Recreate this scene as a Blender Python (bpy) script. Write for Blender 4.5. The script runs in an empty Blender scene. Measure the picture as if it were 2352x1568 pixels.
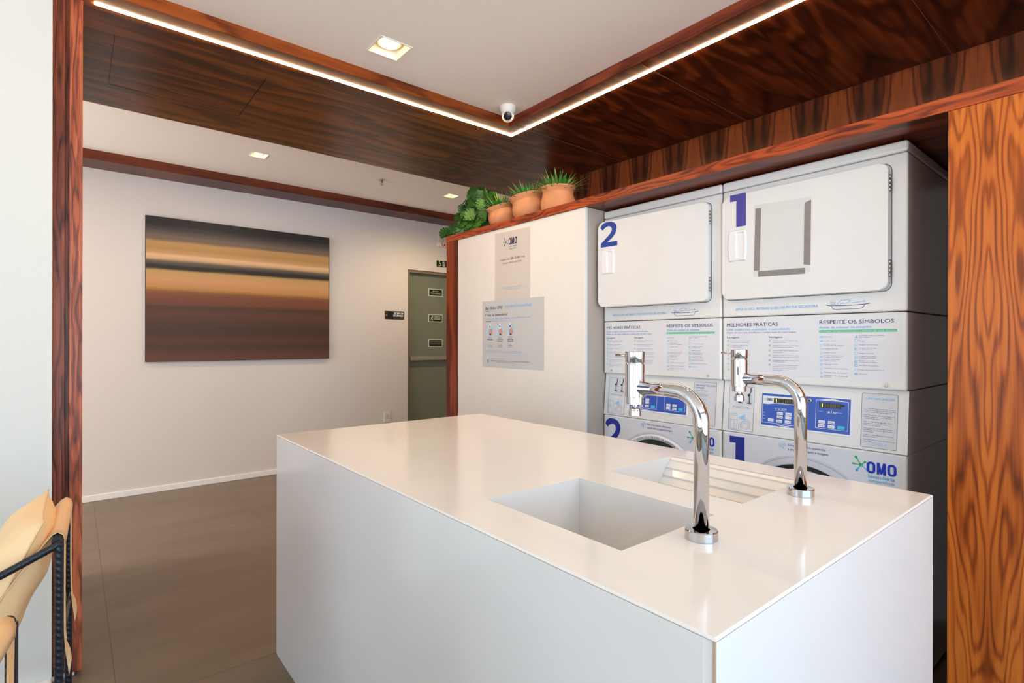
import bpy, bmesh, math, random
from mathutils import Vector, Matrix
R = math.radians
random.seed(7)
scene = bpy.context.scene
COL = scene.collection

# ------------------------------------------------------------------ camera
YAW, PITCH, ROLL, F_PX, CAM_H = 0.687344729, -0.000518, 0.0019778, 1226.327, 1.29
cam_data = bpy.data.cameras.new('camera')
cam_data.sensor_width = 36.0
cam_data.lens = 36.0 * F_PX / 2352.0
cam_data.clip_start = 0.02
cam = bpy.data.objects.new('camera', cam_data)
COL.objects.link(cam)
fwd = Vector((math.sin(YAW) * math.cos(PITCH), math.cos(YAW) * math.cos(PITCH), math.sin(PITCH)))
rgt = Vector((math.cos(YAW), -math.sin(YAW), 0))
up = rgt.cross(fwd)
r2 = rgt * math.cos(ROLL) + up * math.sin(ROLL)
u2 = up * math.cos(ROLL) - rgt * math.sin(ROLL)
M = Matrix((r2, u2, -fwd)).transposed().to_4x4()
M.translation = Vector((0, 0, CAM_H))
cam.matrix_world = M
scene.camera = cam

# ------------------------------------------------------------------ world, exposure, daylight
world = bpy.data.worlds.new('daylight')
scene.world = world
world.use_nodes = True
bg = world.node_tree.nodes['Background']
# sky above the horizon, warm glow added below it to light the ceiling, both seen through the windows only
_nt = world.node_tree
_tc = _nt.nodes.new('ShaderNodeTexCoord')
_sp = _nt.nodes.new('ShaderNodeSeparateXYZ')
_nt.links.new(_tc.outputs['Generated'], _sp.inputs[0])
_cr = _nt.nodes.new('ShaderNodeValToRGB')
_cr.color_ramp.elements[0].position = 0.46
_cr.color_ramp.elements[0].color = (0.52, 0.43, 0.34, 1)
_cr.color_ramp.elements[1].position = 0.54
_cr.color_ramp.elements[1].color = (0.04, 0.06, 0.08, 1)
_mm = _nt.nodes.new('ShaderNodeMath')
_mm.operation = 'MULTIPLY_ADD'
_mm.inputs[1].default_value = 0.5
_mm.inputs[2].default_value = 0.5
_nt.links.new(_sp.outputs[2], _mm.inputs[0])
_nt.links.new(_mm.outputs[0], _cr.inputs[0])
_nt.links.new(_cr.outputs[0], bg.inputs[0])
bg.inputs[1].default_value = 5.0
scene.view_settings.view_transform = 'Standard'
scene.view_settings.look = 'None'
scene.view_settings.gamma = 1.0
scene.view_settings.use_curve_mapping = False
scene.view_settings.exposure = 0.12


def area_light(name, loc, rot, sx, sy, power, color):
    l = bpy.data.lights.new(name, 'AREA')
    l.shape = 'RECTANGLE'
    l.size, l.size_y, l.energy, l.color = sx, sy, power, color
    o = bpy.data.objects.new(name, l)
    COL.objects.link(o)
    o.location = loc
    o.rotation_euler = rot
    return o


# daylight through the glazed wall behind the camera (faces +Y) and the one on its left (faces +X)
area_light('daylight_south', (-.25, -3.13, 1.35), (R(90), 0, 0), 6.0, 2.2, 198, (0.52, 0.77, 1.0))
area_light('daylight_west', (-3.73, 1.3, 1.40), (R(90), 0, R(-90)), 2.0, 2.0, 38, (0.60, 0.80, 1.0))
area_light('corridor_fill', (-3.73, 4.0, 1.35), (R(90), 0, R(-90)), 1.9, 2.0, 147, (.97, .98, 1.0))  # added fill from an unseen opening, brightens the corridor wall and ceiling

# ------------------------------------------------------------------ materials
def lin(c):
    return tuple(((x / 255) / 12.92 if x / 255 <= 0.04045 else ((x / 255 + 0.055) / 1.055) ** 2.4) for x in c)


def base_mat(name):
    m = bpy.data.materials.new(name)
    m.use_nodes = True
    nt = m.node_tree
    return m, nt, nt.nodes['Principled BSDF']


def noise_node(nt, vec, scale, detail=2.0, dist=0.0):
    n = nt.nodes.new('ShaderNodeTexNoise')
    n.inputs['Scale'].default_value = scale
    n.inputs['Detail'].default_value = detail
    n.inputs['Distortion'].default_value = dist
    if vec is not None:
        nt.links.new(vec, n.inputs['Vector'])
    return n.outputs['Fac']


def mth(nt, op, a, b=None, c=None):
    n = nt.nodes.new('ShaderNodeMath')
    n.operation = op
    for i, v in enumerate((a, b, c)):
        if v is None:
            continue
        if isinstance(v, (int, float)):
            n.inputs[i].default_value = v
        else:
            nt.links.new(v, n.inputs[i])
    return n.outputs[0]


def ramp(nt, fac, stops, interp='LINEAR'):
    n = nt.nodes.new('ShaderNodeValToRGB')
    n.color_ramp.interpolation = interp
    el = n.color_ramp.elements
    while len(el) < len(stops):
        el.new(0.5)
    for e, (p, c) in zip(el, stops):
        e.position = p
        e.color = (*c, 1)
    nt.links.new(fac, n.inputs[0])
    return n.outputs[0]


def simple(name, rgb, rough=0.5, metal=0.0, vary=0.06, scale=6.0, coat=0.0, bump=0.0, bscale=200.0, spec=0.5):
    m, nt, p = base_mat(name)
    c = lin(rgb)
    tc = nt.nodes.new('ShaderNodeTexCoord')
    f = noise_node(nt, tc.outputs['Object'], scale, 3)
    cr = ramp(nt, f, [(0.3, tuple(x * (1 - vary) for x in c)), (0.7, tuple(min(1, x * (1 + vary)) for x in c))])
    nt.links.new(cr, p.inputs['Base Color'])
    p.inputs['Roughness'].default_value = rough
    p.inputs['Metallic'].default_value = metal
    p.inputs['Coat Weight'].default_value = coat
    p.inputs['Specular IOR Level'].default_value = spec
    if bump:
        b = nt.nodes.new('ShaderNodeBump')
        b.inputs['Strength'].default_value = bump
        b.inputs['Distance'].default_value = 0.001
        nt.links.new(noise_node(nt, tc.outputs['Object'], bscale, 2), b.inputs['Height'])
        nt.links.new(b.outputs[0], p.inputs['Normal'])
    return m


def emit(name, rgb, strength):
    m, nt, p = base_mat(name)
    p.inputs['Base Color'].default_value = (*lin(rgb), 1)
    p.inputs['Emission Color'].default_value = (*lin(rgb), 1)
    p.inputs['Emission Strength'].default_value = strength
    return m


def wood(name, au, av, light, mid, dark, mirror=None, u0=0.0, fig=1.0, scale=1.0, rough=0.32, thr=0.0, knots=0.0, seed=0.0, vstretch=1.0):
    """rosewood veneer: au = axis across the grain, av = axis along it; mirror = width of a book-matched leaf"""
    m, nt, p = base_mat(name)
    g = nt.nodes.new('ShaderNodeNewGeometry')
    s = nt.nodes.new('ShaderNodeSeparateXYZ')
    nt.links.new(g.outputs['Position'], s.inputs[0])
    u = s.outputs[au]
    v = s.outputs[av]
    w = s.outputs[3 - au - av]
    if mirror:
        u = mth(nt, 'SUBTRACT', u, u0)
        u = mth(nt, 'PINGPONG', u, mirror)
    def vec(a, b, c=0.0):
        n = nt.nodes.new('ShaderNodeCombineXYZ')
        nt.links.new(mth(nt, 'MULTIPLY', u, a * scale), n.inputs[0])
        nt.links.new(mth(nt, 'MULTIPLY', v, b * scale / vstretch), n.inputs[1])
        nt.links.new(mth(nt, 'MULTIPLY_ADD', w, c, seed), n.inputs[2])
        return n.outputs[0]
    big = noise_node(nt, vec(4.5, 0.9), 1.0, 2, 0.25)
    med = noise_node(nt, vec(14, 1.4), 1.0, 3, 0.35)
    fine = noise_node(nt, vec(230, 5.0, 3), 1.0, 3)
    streak = noise_node(nt, vec(60, 0.8), 1.0, 2)
    # growth-ring lines that follow the figure
    ph = mth(nt, 'MULTIPLY', big, 62.0 * fig)
    ph = mth(nt, 'ADD', ph, mth(nt, 'MULTIPLY', u, 38.0 * scale))
    ph = mth(nt, 'ADD', ph, mth(nt, 'MULTIPLY', med, 9.0))
    rings = mth(nt, 'MULTIPLY_ADD', mth(nt, 'SINE', ph), 0.5, 0.5)
    rings = mth(nt, 'POWER', rings, 2.2)
    a = mth(nt, 'MULTIPLY_ADD', rings, 0.25, mth(nt, 'MULTIPLY', med, 0.62))
    a = mth(nt, 'ADD', a, mth(nt, 'MULTIPLY', fine, 0.20))
    a = mth(nt, 'ADD', a, mth(nt, 'MULTIPLY', streak, 0.30))
    a = mth(nt, 'ADD', a, mth(nt, 'MULTIPLY', big, 0.35))
    a = mth(nt, 'SUBTRACT', a, 0.28 - thr)
    L, Md, Dk = lin(light), lin(mid), lin(dark)
    c = ramp(nt, a, [(0.18, L), (0.44, tuple((x + y) / 2 for x, y in zip(L, Md))), (0.58, Md), (0.76, tuple(x * 0.45 + y * .55 for x, y in zip(Md, Dk))), (0.92, Dk)])
    if knots:
        k = noise_node(nt, vec(11, 2.6), 1.0, 3, 1.0)
        kk = mth(nt, 'MULTIPLY', mth(nt, 'SUBTRACT', k, 1.0 - knots), 14.0)
        kk.node.use_clamp = True
        mx = nt.nodes.new('ShaderNodeMix')
        mx.data_type = 'RGBA'
        nt.links.new(kk, mx.inputs[0])
        nt.links.new(c, mx.inputs[6])
        mx.inputs[7].default_value = (*tuple(x * 0.6 for x in Dk), 1)
        c = mx.outputs[2]
    nt.links.new(c, p.inputs['Base Color'])
    p.inputs['Roughness'].default_value = rough
    p.inputs['Specular IOR Level'].default_value = 0.22
    b = nt.nodes.new('ShaderNodeBump')
    b.inputs['Strength'].default_value = 0.12
    b.inputs['Distance'].default_value = 0.001
    nt.links.new(fine, b.inputs['Height'])
    nt.links.new(b.outputs[0], p.inputs['Normal'])
    return m


MT = {}
MT['wood_ceiling_left'] = wood('rosewood ceiling, grain along X', 1, 0, (140, 82, 30), (88, 48, 18), (22, 14, 8), fig=0.45, scale=1.0, seed=3, rough=.30)
MT['wood_ceiling_right'] = wood('rosewood ceiling book-matched', 1, 0, (150, 78, 34), (84, 38, 18), (20, 10, 8), mirror=0.24, u0=0.61, fig=0.8, scale=0.8, seed=9, thr=.03, rough=.30)
MT['wood_back'] = wood('rosewood back panel book-matched', 1, 2, (138, 72, 36), (80, 38, 20), (14, 8, 7), mirror=0.14, u0=2.06, fig=0.7, scale=0.9, seed=5, knots=.30, vstretch=.7)
MT['wood_post'] = wood('rosewood door panel book-matched', 1, 2, (222, 124, 48), (166, 80, 28), (50, 24, 14), mirror=0.30, u0=0.3263, fig=1.5, scale=2.0, seed=14, knots=.27, thr=-.07, vstretch=2.0)
MT['wood_beam'] = wood('rosewood shelf edge', 2, 1, (204, 96, 46), (152, 66, 34), (62, 30, 22), fig=1.0, scale=2.2, seed=22, vstretch=1.1, thr=.04)
MT['wood_shelf'] = wood('rosewood shelf board', 0, 1, (150, 70, 40), (100, 44, 28), (36, 16, 14), fig=0.5, seed=25)
MT['wood_lip_y'] = wood('rosewood moulding along X', 2, 0, (176, 88, 34), (128, 60, 24), (50, 22, 12), fig=0.4, scale=1.5, seed=31)
MT['wood_lip_x'] = wood('rosewood moulding along Y', 2, 1, (160, 78, 50), (120, 54, 36), (50, 22, 16), fig=0.4, scale=1.5, seed=32)
MT['wood_jamb'] = wood('rosewood jamb front', 0, 2, (222, 128, 86), (160, 82, 56), (74, 46, 40), fig=0.5, scale=4.5, seed=41, thr=.06, vstretch=1.6)
MT['wood_jamb_dark'] = wood('rosewood jamb recess', 0, 2, (176, 94, 62), (122, 62, 44), (44, 28, 28), fig=0.6, scale=4.0, seed=44, thr=.06, vstretch=2.0)
MT['wood_side'] = wood('rosewood end post', 1, 2, (166, 74, 30), (116, 46, 20), (36, 14, 10), fig=0.3, scale=1.0, seed=51)
MT['wood_trim'] = wood('rosewood wall trim', 2, 0, (132, 66, 38), (88, 42, 28), (40, 20, 16), fig=0.3, scale=1.0, seed=61)
MT['quartz'] = simple('white quartz', (232, 230, 228), 0.16, vary=0.01, coat=0.25)
MT['quartz_edge'] = simple('grey joint line', (186, 164, 140), 0.4)
MT['enamel'] = simple('white enamel', (232, 232, 232), 0.25, vary=0.01)
MT['decal_white'] = simple('white vinyl sheet', (226, 228, 234), 0.3, vary=0.01)
MT['white_panel'] = simple('white laminate panel', (236, 234, 230), 0.30, vary=0.01)
MT['plastic'] = simple('white plastic', (240, 240, 244), 0.3, vary=0.01)
MT['chrome'] = simple('polished chrome', (206, 206, 210), 0.04, metal=1.0, vary=0.01)
MT['steel'] = simple('brushed steel', (190, 188, 184), 0.3, metal=1.0)
MT['navy'] = simple('navy ink', (34, 50, 150), 0.35, vary=0.05)
MT['navy_text'] = simple('dark blue lettering', (44, 46, 110), 0.5, vary=0.02)
MT['grey_text'] = simple('grey blue fine print', (140, 144, 190), 0.5, vary=0.02)
MT['sky_text'] = simple('light blue lettering', (122, 190, 246), 0.5, vary=0.02)
MT['cyan_text'] = simple('cyan lettering', (70, 180, 232), 0.5, vary=0.02)
MT['omo_blue'] = simple('royal blue lettering', (16, 60, 190), 0.4, vary=0.02)
MT['black_text'] = simple('near black lettering', (24, 24, 34), 0.5, vary=0.02)
MT['green'] = simple('green ink', (40, 178, 96), 0.4, vary=0.02)
MT['teal'] = simple('teal green bar', (84, 196, 150), 0.4, vary=0.02)
MT['red'] = simple('red ink', (190, 20, 24), 0.4, vary=0.02)
MT['white_text'] = simple('white lettering', (236, 238, 240), 0.4, vary=0.01)
MT['panel_blue'] = simple('blue control film', (52, 92, 190), 0.3, vary=0.03)
MT['black'] = simple('black plastic', (16, 16, 18), 0.3)
MT['display'] = simple('dark display', (40, 36, 28), 0.2)
MT['segment'] = simple('unlit display segments', (128, 120, 104), 0.4)
MT['digit_on'] = emit('lit display digit', (240, 226, 60), 1.2)
MT['tape'] = simple('grey adhesive tape', (140, 134, 132), 0.6, vary=0.08, scale=30)
MT['rubber'] = simple('dark rubber gasket', (22, 20, 24), 0.45)
MT['green_glass'] = simple('dark green door glass', (16, 46, 42), 0.06, vary=0.2, coat=.5)
MT['trim_grey'] = simple('grey blue door trim', (196, 202, 216), 0.25, vary=.01)
MT['leather'] = simple('tan leather', (236, 190, 140), 0.5, vary=0.03, bump=.2, bscale=400)
MT['fabric'] = simple('tan cushion leather', (244, 204, 152), 0.55, vary=0.03, bump=.25, bscale=300)
MT['iron'] = simple('black painted steel bar', (30, 34, 42), 0.32, metal=0.3, vary=.1)
MT['tube_iron'] = simple('dark steel tube', (48, 44, 42), 0.3, metal=0.6, vary=.1)
MT['terracotta'] = simple('terracotta', (214, 150, 104), 0.7, vary=0.06, scale=14, bump=.2)
MT['soil'] = simple('dark soil', (44, 32, 24), 0.9, vary=.3, scale=60)
MT['leaf_dark'] = simple('deep green leaf', (40, 88, 30), 0.42, vary=0.30, scale=14)
MT['leaf_light'] = simple('mid green leaf', (78, 132, 48), 0.42, vary=0.25, scale=16)
MT['blade'] = simple('grassy green blades', (34, 140, 52), 0.4, vary=0.3, scale=30)
MT['blade_pale'] = simple('pale green blades', (148, 178, 104), 0.45, vary=0.15, scale=30)
MT['blade_lime'] = simple('lime green leaves', (172, 196, 62), 0.45, vary=0.15, scale=30)
MT['door'] = simple('grey green door paint', (114, 120, 106), 0.42, vary=0.02)
MT['door_frame'] = simple('brown grey door frame', (118, 108, 88), 0.5, vary=0.02)
MT['sign_black'] = simple('black sign', (18, 22, 22), 0.4)
MT['sign_edge'] = simple('pale luminous sign border', (204, 220, 176), 0.5)
MT['socket'] = simple('socket plastic', (214, 216, 214), 0.35)
MT['ceiling_white'] = simple('matt ceiling paint', (248, 240, 232), 0.85, vary=0.008, scale=1.0)
MT['wall_left'] = simple('white wall paint', (224, 221, 213), 0.8, vary=0.006, bump=.15, bscale=160)
MT['skirting'] = simple('white skirting', (232, 230, 232), 0.4, vary=0.01)
MT['frame_dark'] = simple('dark window frame', (40, 38, 38), 0.4)
MT['led'] = emit('warm LED diffuser', (255, 216, 172), 105.0)
MT['lamp_disc'] = emit('lit lamp disc', (255, 226, 160), 7.0)
MT['lamp_white'] = simple('white lamp housing', (246, 240, 230), 0.5, vary=.01)


def wallpaper():
    m, nt, p = base_mat('grey linen wallpaper')
    tc = nt.nodes.new('ShaderNodeTexCoord')
    mp = nt.nodes.new('ShaderNodeMapping')
    mp.inputs['Scale'].default_value = (500, 500, 40)
    nt.links.new(tc.outputs['Object'], mp.inputs[0])
    f = noise_node(nt, mp.outputs[0], 1.0, 2)
    f2 = noise_node(nt, tc.outputs['Object'], 350, 2)
    a = mth(nt, 'MULTIPLY_ADD', f, 0.5, mth(nt, 'MULTIPLY', f2, 0.5))
    c = ramp(nt, a, [(0.3, lin((204, 198, 196))), (0.7, lin((216, 210, 207)))])
    nt.links.new(c, p.inputs['Base Color'])
    p.inputs['Roughness'].default_value = 0.8
    return m


MT['wallpaper'] = wallpaper()


def tiles():
    m, nt, p = base_mat('brown grey porcelain tile')
    g = nt.nodes.new('ShaderNodeNewGeometry')
    s = nt.nodes.new('ShaderNodeSeparateXYZ')
    nt.links.new(g.outputs['Position'], s.inputs[0])
    def line(ax, off, per):
        d = mth(nt, 'PINGPONG', mth(nt, 'SUBTRACT', s.outputs[ax], off), per / 2)
        return mth(nt, 'LESS_THAN', d, 0.0018)
    ln = mth(nt, 'MAXIMUM', line(0, 0.123, 0.926), line(1, 2.327, 0.9155))
    def tid(ax, off, per):
        return mth(nt, 'FLOOR', mth(nt, 'DIVIDE', mth(nt, 'SUBTRACT', s.outputs[ax], off), per))
    cb = nt.nodes.new('ShaderNodeCombineXYZ')
    nt.links.new(mth(nt, 'MULTIPLY', s.outputs[0], 1.1), cb.inputs[0])
    nt.links.new(mth(nt, 'MULTIPLY', s.outputs[1], 5.0), cb.inputs[1])
    nt.links.new(mth(nt, 'ADD', mth(nt, 'MULTIPLY', tid(0, .123, .926), 3.7), mth(nt, 'MULTIPLY', tid(1, 2.327, .9155), 1.9)), cb.inputs[2])
    f = noise_node(nt, cb.outputs[0], 1.0, 5, 0.4)
    f2 = noise_node(nt, g.outputs['Position'], 90, 3)
    a = mth(nt, 'MULTIPLY_ADD', f, 0.85, mth(nt, 'MULTIPLY', f2, 0.15))
    c = ramp(nt, a, [(0.3, lin((106, 90, 72))), (0.7, lin((122, 105, 86)))])
    mx = nt.nodes.new('ShaderNodeMix')
    mx.data_type = 'RGBA'
    nt.links.new(ln, mx.inputs[0])
    nt.links.new(c, mx.inputs[6])
    mx.inputs[7].default_value = (*lin((84, 70, 58)), 1)
    nt.links.new(mx.outputs[2], p.inputs['Base Color'])
    p.inputs['Roughness'].default_value = 0.38
    return m


MT['floor'] = tiles()


def artwork(z0, z1):
    m, nt, p = base_mat('blurred stripe canvas')
    g = nt.nodes.new('ShaderNodeNewGeometry')
    s = nt.nodes.new('ShaderNodeSeparateXYZ')
    nt.links.new(g.outputs['Position'], s.inputs[0])
    t = mth(nt, 'DIVIDE', mth(nt, 'SUBTRACT', z1, s.outputs[2]), z1 - z0)
    cb = nt.nodes.new('ShaderNodeCombineXYZ')
    nt.links.new(mth(nt, 'MULTIPLY', s.outputs[0], 3.0), cb.inputs[0])
    nt.links.new(mth(nt, 'MULTIPLY', s.outputs[2], 60.0), cb.inputs[2])
    n1 = noise_node(nt, cb.outputs[0], 1.0, 4)
    cb2 = nt.nodes.new('ShaderNodeCombineXYZ')
    nt.links.new(mth(nt, 'MULTIPLY', s.outputs[0], 0.8), cb2.inputs[0])
    nt.links.new(mth(nt, 'MULTIPLY', s.outputs[2], 22.0), cb2.inputs[2])
    n2 = noise_node(nt, cb2.outputs[0], 1.0, 3)
    t = mth(nt, 'ADD', t, mth(nt, 'MULTIPLY', mth(nt, 'SUBTRACT', n1, 0.5), 0.016))
    t = mth(nt, 'ADD', t, mth(nt, 'MULTIPLY', mth(nt, 'SUBTRACT', n2, 0.5), 0.02))
    st = [(0.0, (22, 14, 12)), (0.05, (24, 18, 16)), (0.085, (62, 54, 52)), (0.13, (110, 92, 80)), (0.152, (112, 90, 72)), (0.168, (178, 138, 84)), (0.215, (172, 130, 74)),
          (0.245, (190, 146, 98)), (0.262, (216, 176, 134)), (0.284, (200, 160, 118)), (0.300, (104, 92, 78)), (0.322, (60, 50, 42)), (0.335, (18, 14, 12)), (0.352, (40, 30, 18)),
          (0.368, (178, 144, 88)), (0.43, (196, 142, 98)), (0.485, (178, 126, 70)), (0.512, (124, 82, 30)), (0.53, (116, 64, 40)), (0.59, (104, 56, 34)), (0.615, (70, 42, 22)),
          (0.66, (84, 48, 26)), (0.74, (68, 40, 24)), (0.80, (60, 38, 24)), (0.86, (80, 46, 32)), (0.90, (62, 40, 28)), (0.955, (88, 50, 38)), (1.0, (94, 56, 40))]
    c = ramp(nt, t, [(a, lin(b)) for a, b in st])
    nt.links.new(c, p.inputs['Base Color'])
    p.inputs['Roughness'].default_value = 0.55
    return m


MT['art'] = artwork(1.109, 2.343)
MT['art_edge'] = simple('dark canvas edge', (44, 30, 24), 0.6)


# ------------------------------------------------------------------ mesh helpers
class MB:
    def __init__(self):
        self.v, self.f, self.s = [], [], []

    def add(self, verts, faces, smooth=False):
        o = len(self.v)
        self.v += [tuple(p) for p in verts]
        self.f += [tuple(i + o for i in f) for f in faces]
        self.s += [smooth] * len(faces)
        return self

    def bm(self, bm, smooth=False):
        bm.verts.index_update()
        self.add([v.co[:] for v in bm.verts], [[v.index for v in f.verts] for f in bm.faces], smooth)
        bm.free()
        return self

    def box(self, x0, x1, y0, y1, z0, z1, bev=0.0, seg=2, mat=None):
        bm = bmesh.new()
        bmesh.ops.create_cube(bm, size=1)
        for v in bm.verts:
            v.co = Vector(((x0 + x1) / 2 + v.co.x * (x1 - x0), (y0 + y1) / 2 + v.co.y * (y1 - y0), (z0 + z1) / 2 + v.co.z * (z1 - z0)))
        if bev:
            bmesh.ops.bevel(bm, geom=bm.edges[:], offset=bev, segments=seg, profile=0.5, affect='EDGES')
        if mat is not None:
            bmesh.ops.transform(bm, matrix=mat, verts=bm.verts)
        return self.bm(bm, False)

    def prism(self, pts, d0, d1, fn, bev=0.0, seg=2):
        """pts: 2D outline (a,b); fn(a,b,d)->xyz; extruded from d0 to d1, bevel on the d1 rim"""
        bm = bmesh.new()
        lo = [bm.verts.new(fn(a, b, d0)) for a, b in pts]
        hi = [bm.verts.new(fn(a, b, d1)) for a, b in pts]
        n = len(pts)
        bm.faces.new(lo[::-1])
        top = bm.faces.new(hi)
        for i in range(n):
            bm.faces.new((lo[i], lo[(i + 1) % n], hi[(i + 1) % n], hi[i]))
        if bev:
            bmesh.ops.bevel(bm, geom=list(top.edges), offset=bev, segments=seg, profile=0.5, affect='EDGES')
        bmesh.ops.recalc_face_normals(bm, faces=bm.faces)
        return self.bm(bm)

    def lathe(self, prof, seg=32, center=(0, 0, 0), axis=None, smooth=True, cap=False, sharp=28):
        """prof: (r,h) along +Z of the axis matrix; profile corners sharper than `sharp` degrees stay crisp"""
        rings, quads = [], []
        def ang(i):
            a, b, c = prof[i - 1], prof[i], prof[i + 1]
            a1 = math.atan2(b[1] - a[1], b[0] - a[0])
            a2 = math.atan2(c[1] - b[1], c[0] - b[0])
            return abs((math.degrees(a2 - a1) + 180) % 360 - 180)
        rings.append(prof[0])
        for i in range(1, len(prof)):
            rings.append(prof[i])
            quads.append((len(rings) - 2, len(rings) - 1))
            if i < len(prof) - 1 and ang(i) > sharp:
                rings.append(prof[i])
        vs, fs = [], []
        for r, h in rings:
            for k in range(seg):
                a = 2 * math.pi * k / seg
                vs.append(Vector((r * math.cos(a), r * math.sin(a), h)))
        for i, j_ in quads:
            for k in range(seg):
                fs.append((i * seg + k, i * seg + (k + 1) % seg, j_ * seg + (k + 1) % seg, j_ * seg + k))
        if cap:
            fs.append(tuple(range(seg))[::-1])
            fs.append(tuple((len(rings) - 1) * seg + k for k in range(seg)))
        A = axis.to_3x3() if axis is not None else Matrix.Identity(3)
        c = Vector(center)
        return self.add([A @ p + c for p in vs], fs, smooth)

    def tube(self, pts, r, seg=12, ribs=0.0, pitch=0.014, cap=True, smooth=True, step=None):
        pts = [Vector(p) for p in pts]
        if step:
            out = [pts[0]]
            for a, b in zip(pts, pts[1:]):
                n = max(1, int((b - a).length / step))
                out += [a.lerp(b, (i + 1) / n) for i in range(n)]
            pts = out
        rr = r if isinstance(r, (list, tuple)) else [r] * len(pts)
        t0 = (pts[1] - pts[0]).normalized()
        ref = Vector((0, 0, 1)) if abs(t0.z) < 0.9 else Vector((1, 0, 0))
        n = (ref - t0 * ref.dot(t0)).normalized()
        vs, fs = [], []
        dist = 0.0
        for i, pnt in enumerate(pts):
            if i:
                dist += (pnt - pts[i - 1]).length
            t = ((pts[min(i + 1, len(pts) - 1)] - pts[max(i - 1, 0)])).normalized()
            n = (n - t * n.dot(t)).normalized()
            b = t.cross(n)
            for k in range(seg):
                a = 2 * math.pi * k / seg
                q = rr[i]
                if ribs:
                    ph = math.sin(2 * math.pi * dist / pitch + 2 * a)
                    q = rr[i] + ribs * max(0.0, ph)
                    if k % (seg // 2) == 0:
                        q = rr[i] + ribs * 0.8
                vs.append(pnt + n * (q * math.cos(a)) + b * (q * math.sin(a)))
        for i in range(len(pts) - 1):
            for k in range(seg):
                fs.append((i * seg + k, i * seg + (k + 1) % seg, (i + 1) * seg + (k + 1) % seg, (i + 1) * seg + k))
        self.add(vs, fs, smooth)
        if cap:
            m = len(self.v) - len(vs)
            self.f += [tuple(m + k for k in range(seg))[::-1], tuple(m + (len(pts) - 1) * seg + k for k in range(seg))]
            self.s += [False, False]
        return self

    def build(self, name, mat, parent=None):
        me = bpy.data.meshes.new(name)
        me.from_pydata(self.v, [], self.f)
        me.materials.append(MT[mat] if isinstance(mat, str) else mat)
        for p_, s_ in zip(me.polygons, self.s):
            p_.use_smooth = s_
        me.update()
        o = bpy.data.objects.new(name, me)
        COL.objects.link(o)
        if parent is not None:
            o.parent = parent
        return o


def tag(o, label, cat, group=None, kind=None):
    o['label'] = label
    o['category'] = cat
    if group:
        o['group'] = group
    if kind:
        o['kind'] = kind
    return o


def thing(name, label, cat, loc=(0, 0, 0), rotz=0.0, group=None):
    o = bpy.data.objects.new(name, None)
    COL.objects.link(o)
    o.location = loc
    o.rotation_euler = (0, 0, rotz)
    o.empty_display_size = 0.1
    return tag(o, label, cat, group)


def struct(o, label=None, cat=None):
    o['kind'] = 'structure'
    if label:
        o['label'] = label
    if cat:
        o['category'] = cat
    return o


def copy_tree(o, parent=None):
    c = o.copy()
    COL.objects.link(c)
    if parent is not None:
        c.parent = parent
    for ch in list(o.children):
        copy_tree(ch, c)
    return c


def rrect(x0, y0, x1, y1, r, n=5):
    out = []
    for cx, cy, a0 in ((x1 - r, y1 - r, 0), (x0 + r, y1 - r, 90), (x0 + r, y0 + r, 180), (x1 - r, y0 + r, 270)):
        for i in range(n + 1):
            a = R(a0 + 90 * i / n)
            out.append((cx + r * math.cos(a), cy + r * math.sin(a)))
    return out


# ---- printed matter: flat shapes and lettering laid on a surface
_text_cache = {}


def text_geo(s, bold):
    key = (s, bold)
    if key not in _text_cache:
        cu = bpy.data.curves.new('t', 'FONT')
        cu.body = s
        cu.size = 1.0
        cu.resolution_u = 2 if len(s) > 14 else 5
        cu.offset = bold
        ob = bpy.data.objects.new('t', cu)
        me = bpy.data.meshes.new_from_object(ob)
        vs = [(v.co.x, v.co.y) for v in me.vertices]
        fs = [tuple(p.vertices) for p in me.polygons]
        bpy.data.objects.remove(ob)
        bpy.data.curves.remove(cu)
        bpy.data.meshes.remove(me)
        _text_cache[key] = (vs, fs)
    return _text_cache[key]


_cap = text_geo('H', 0.0)
CAP = max(v[1] for v in _cap[0])


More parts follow.
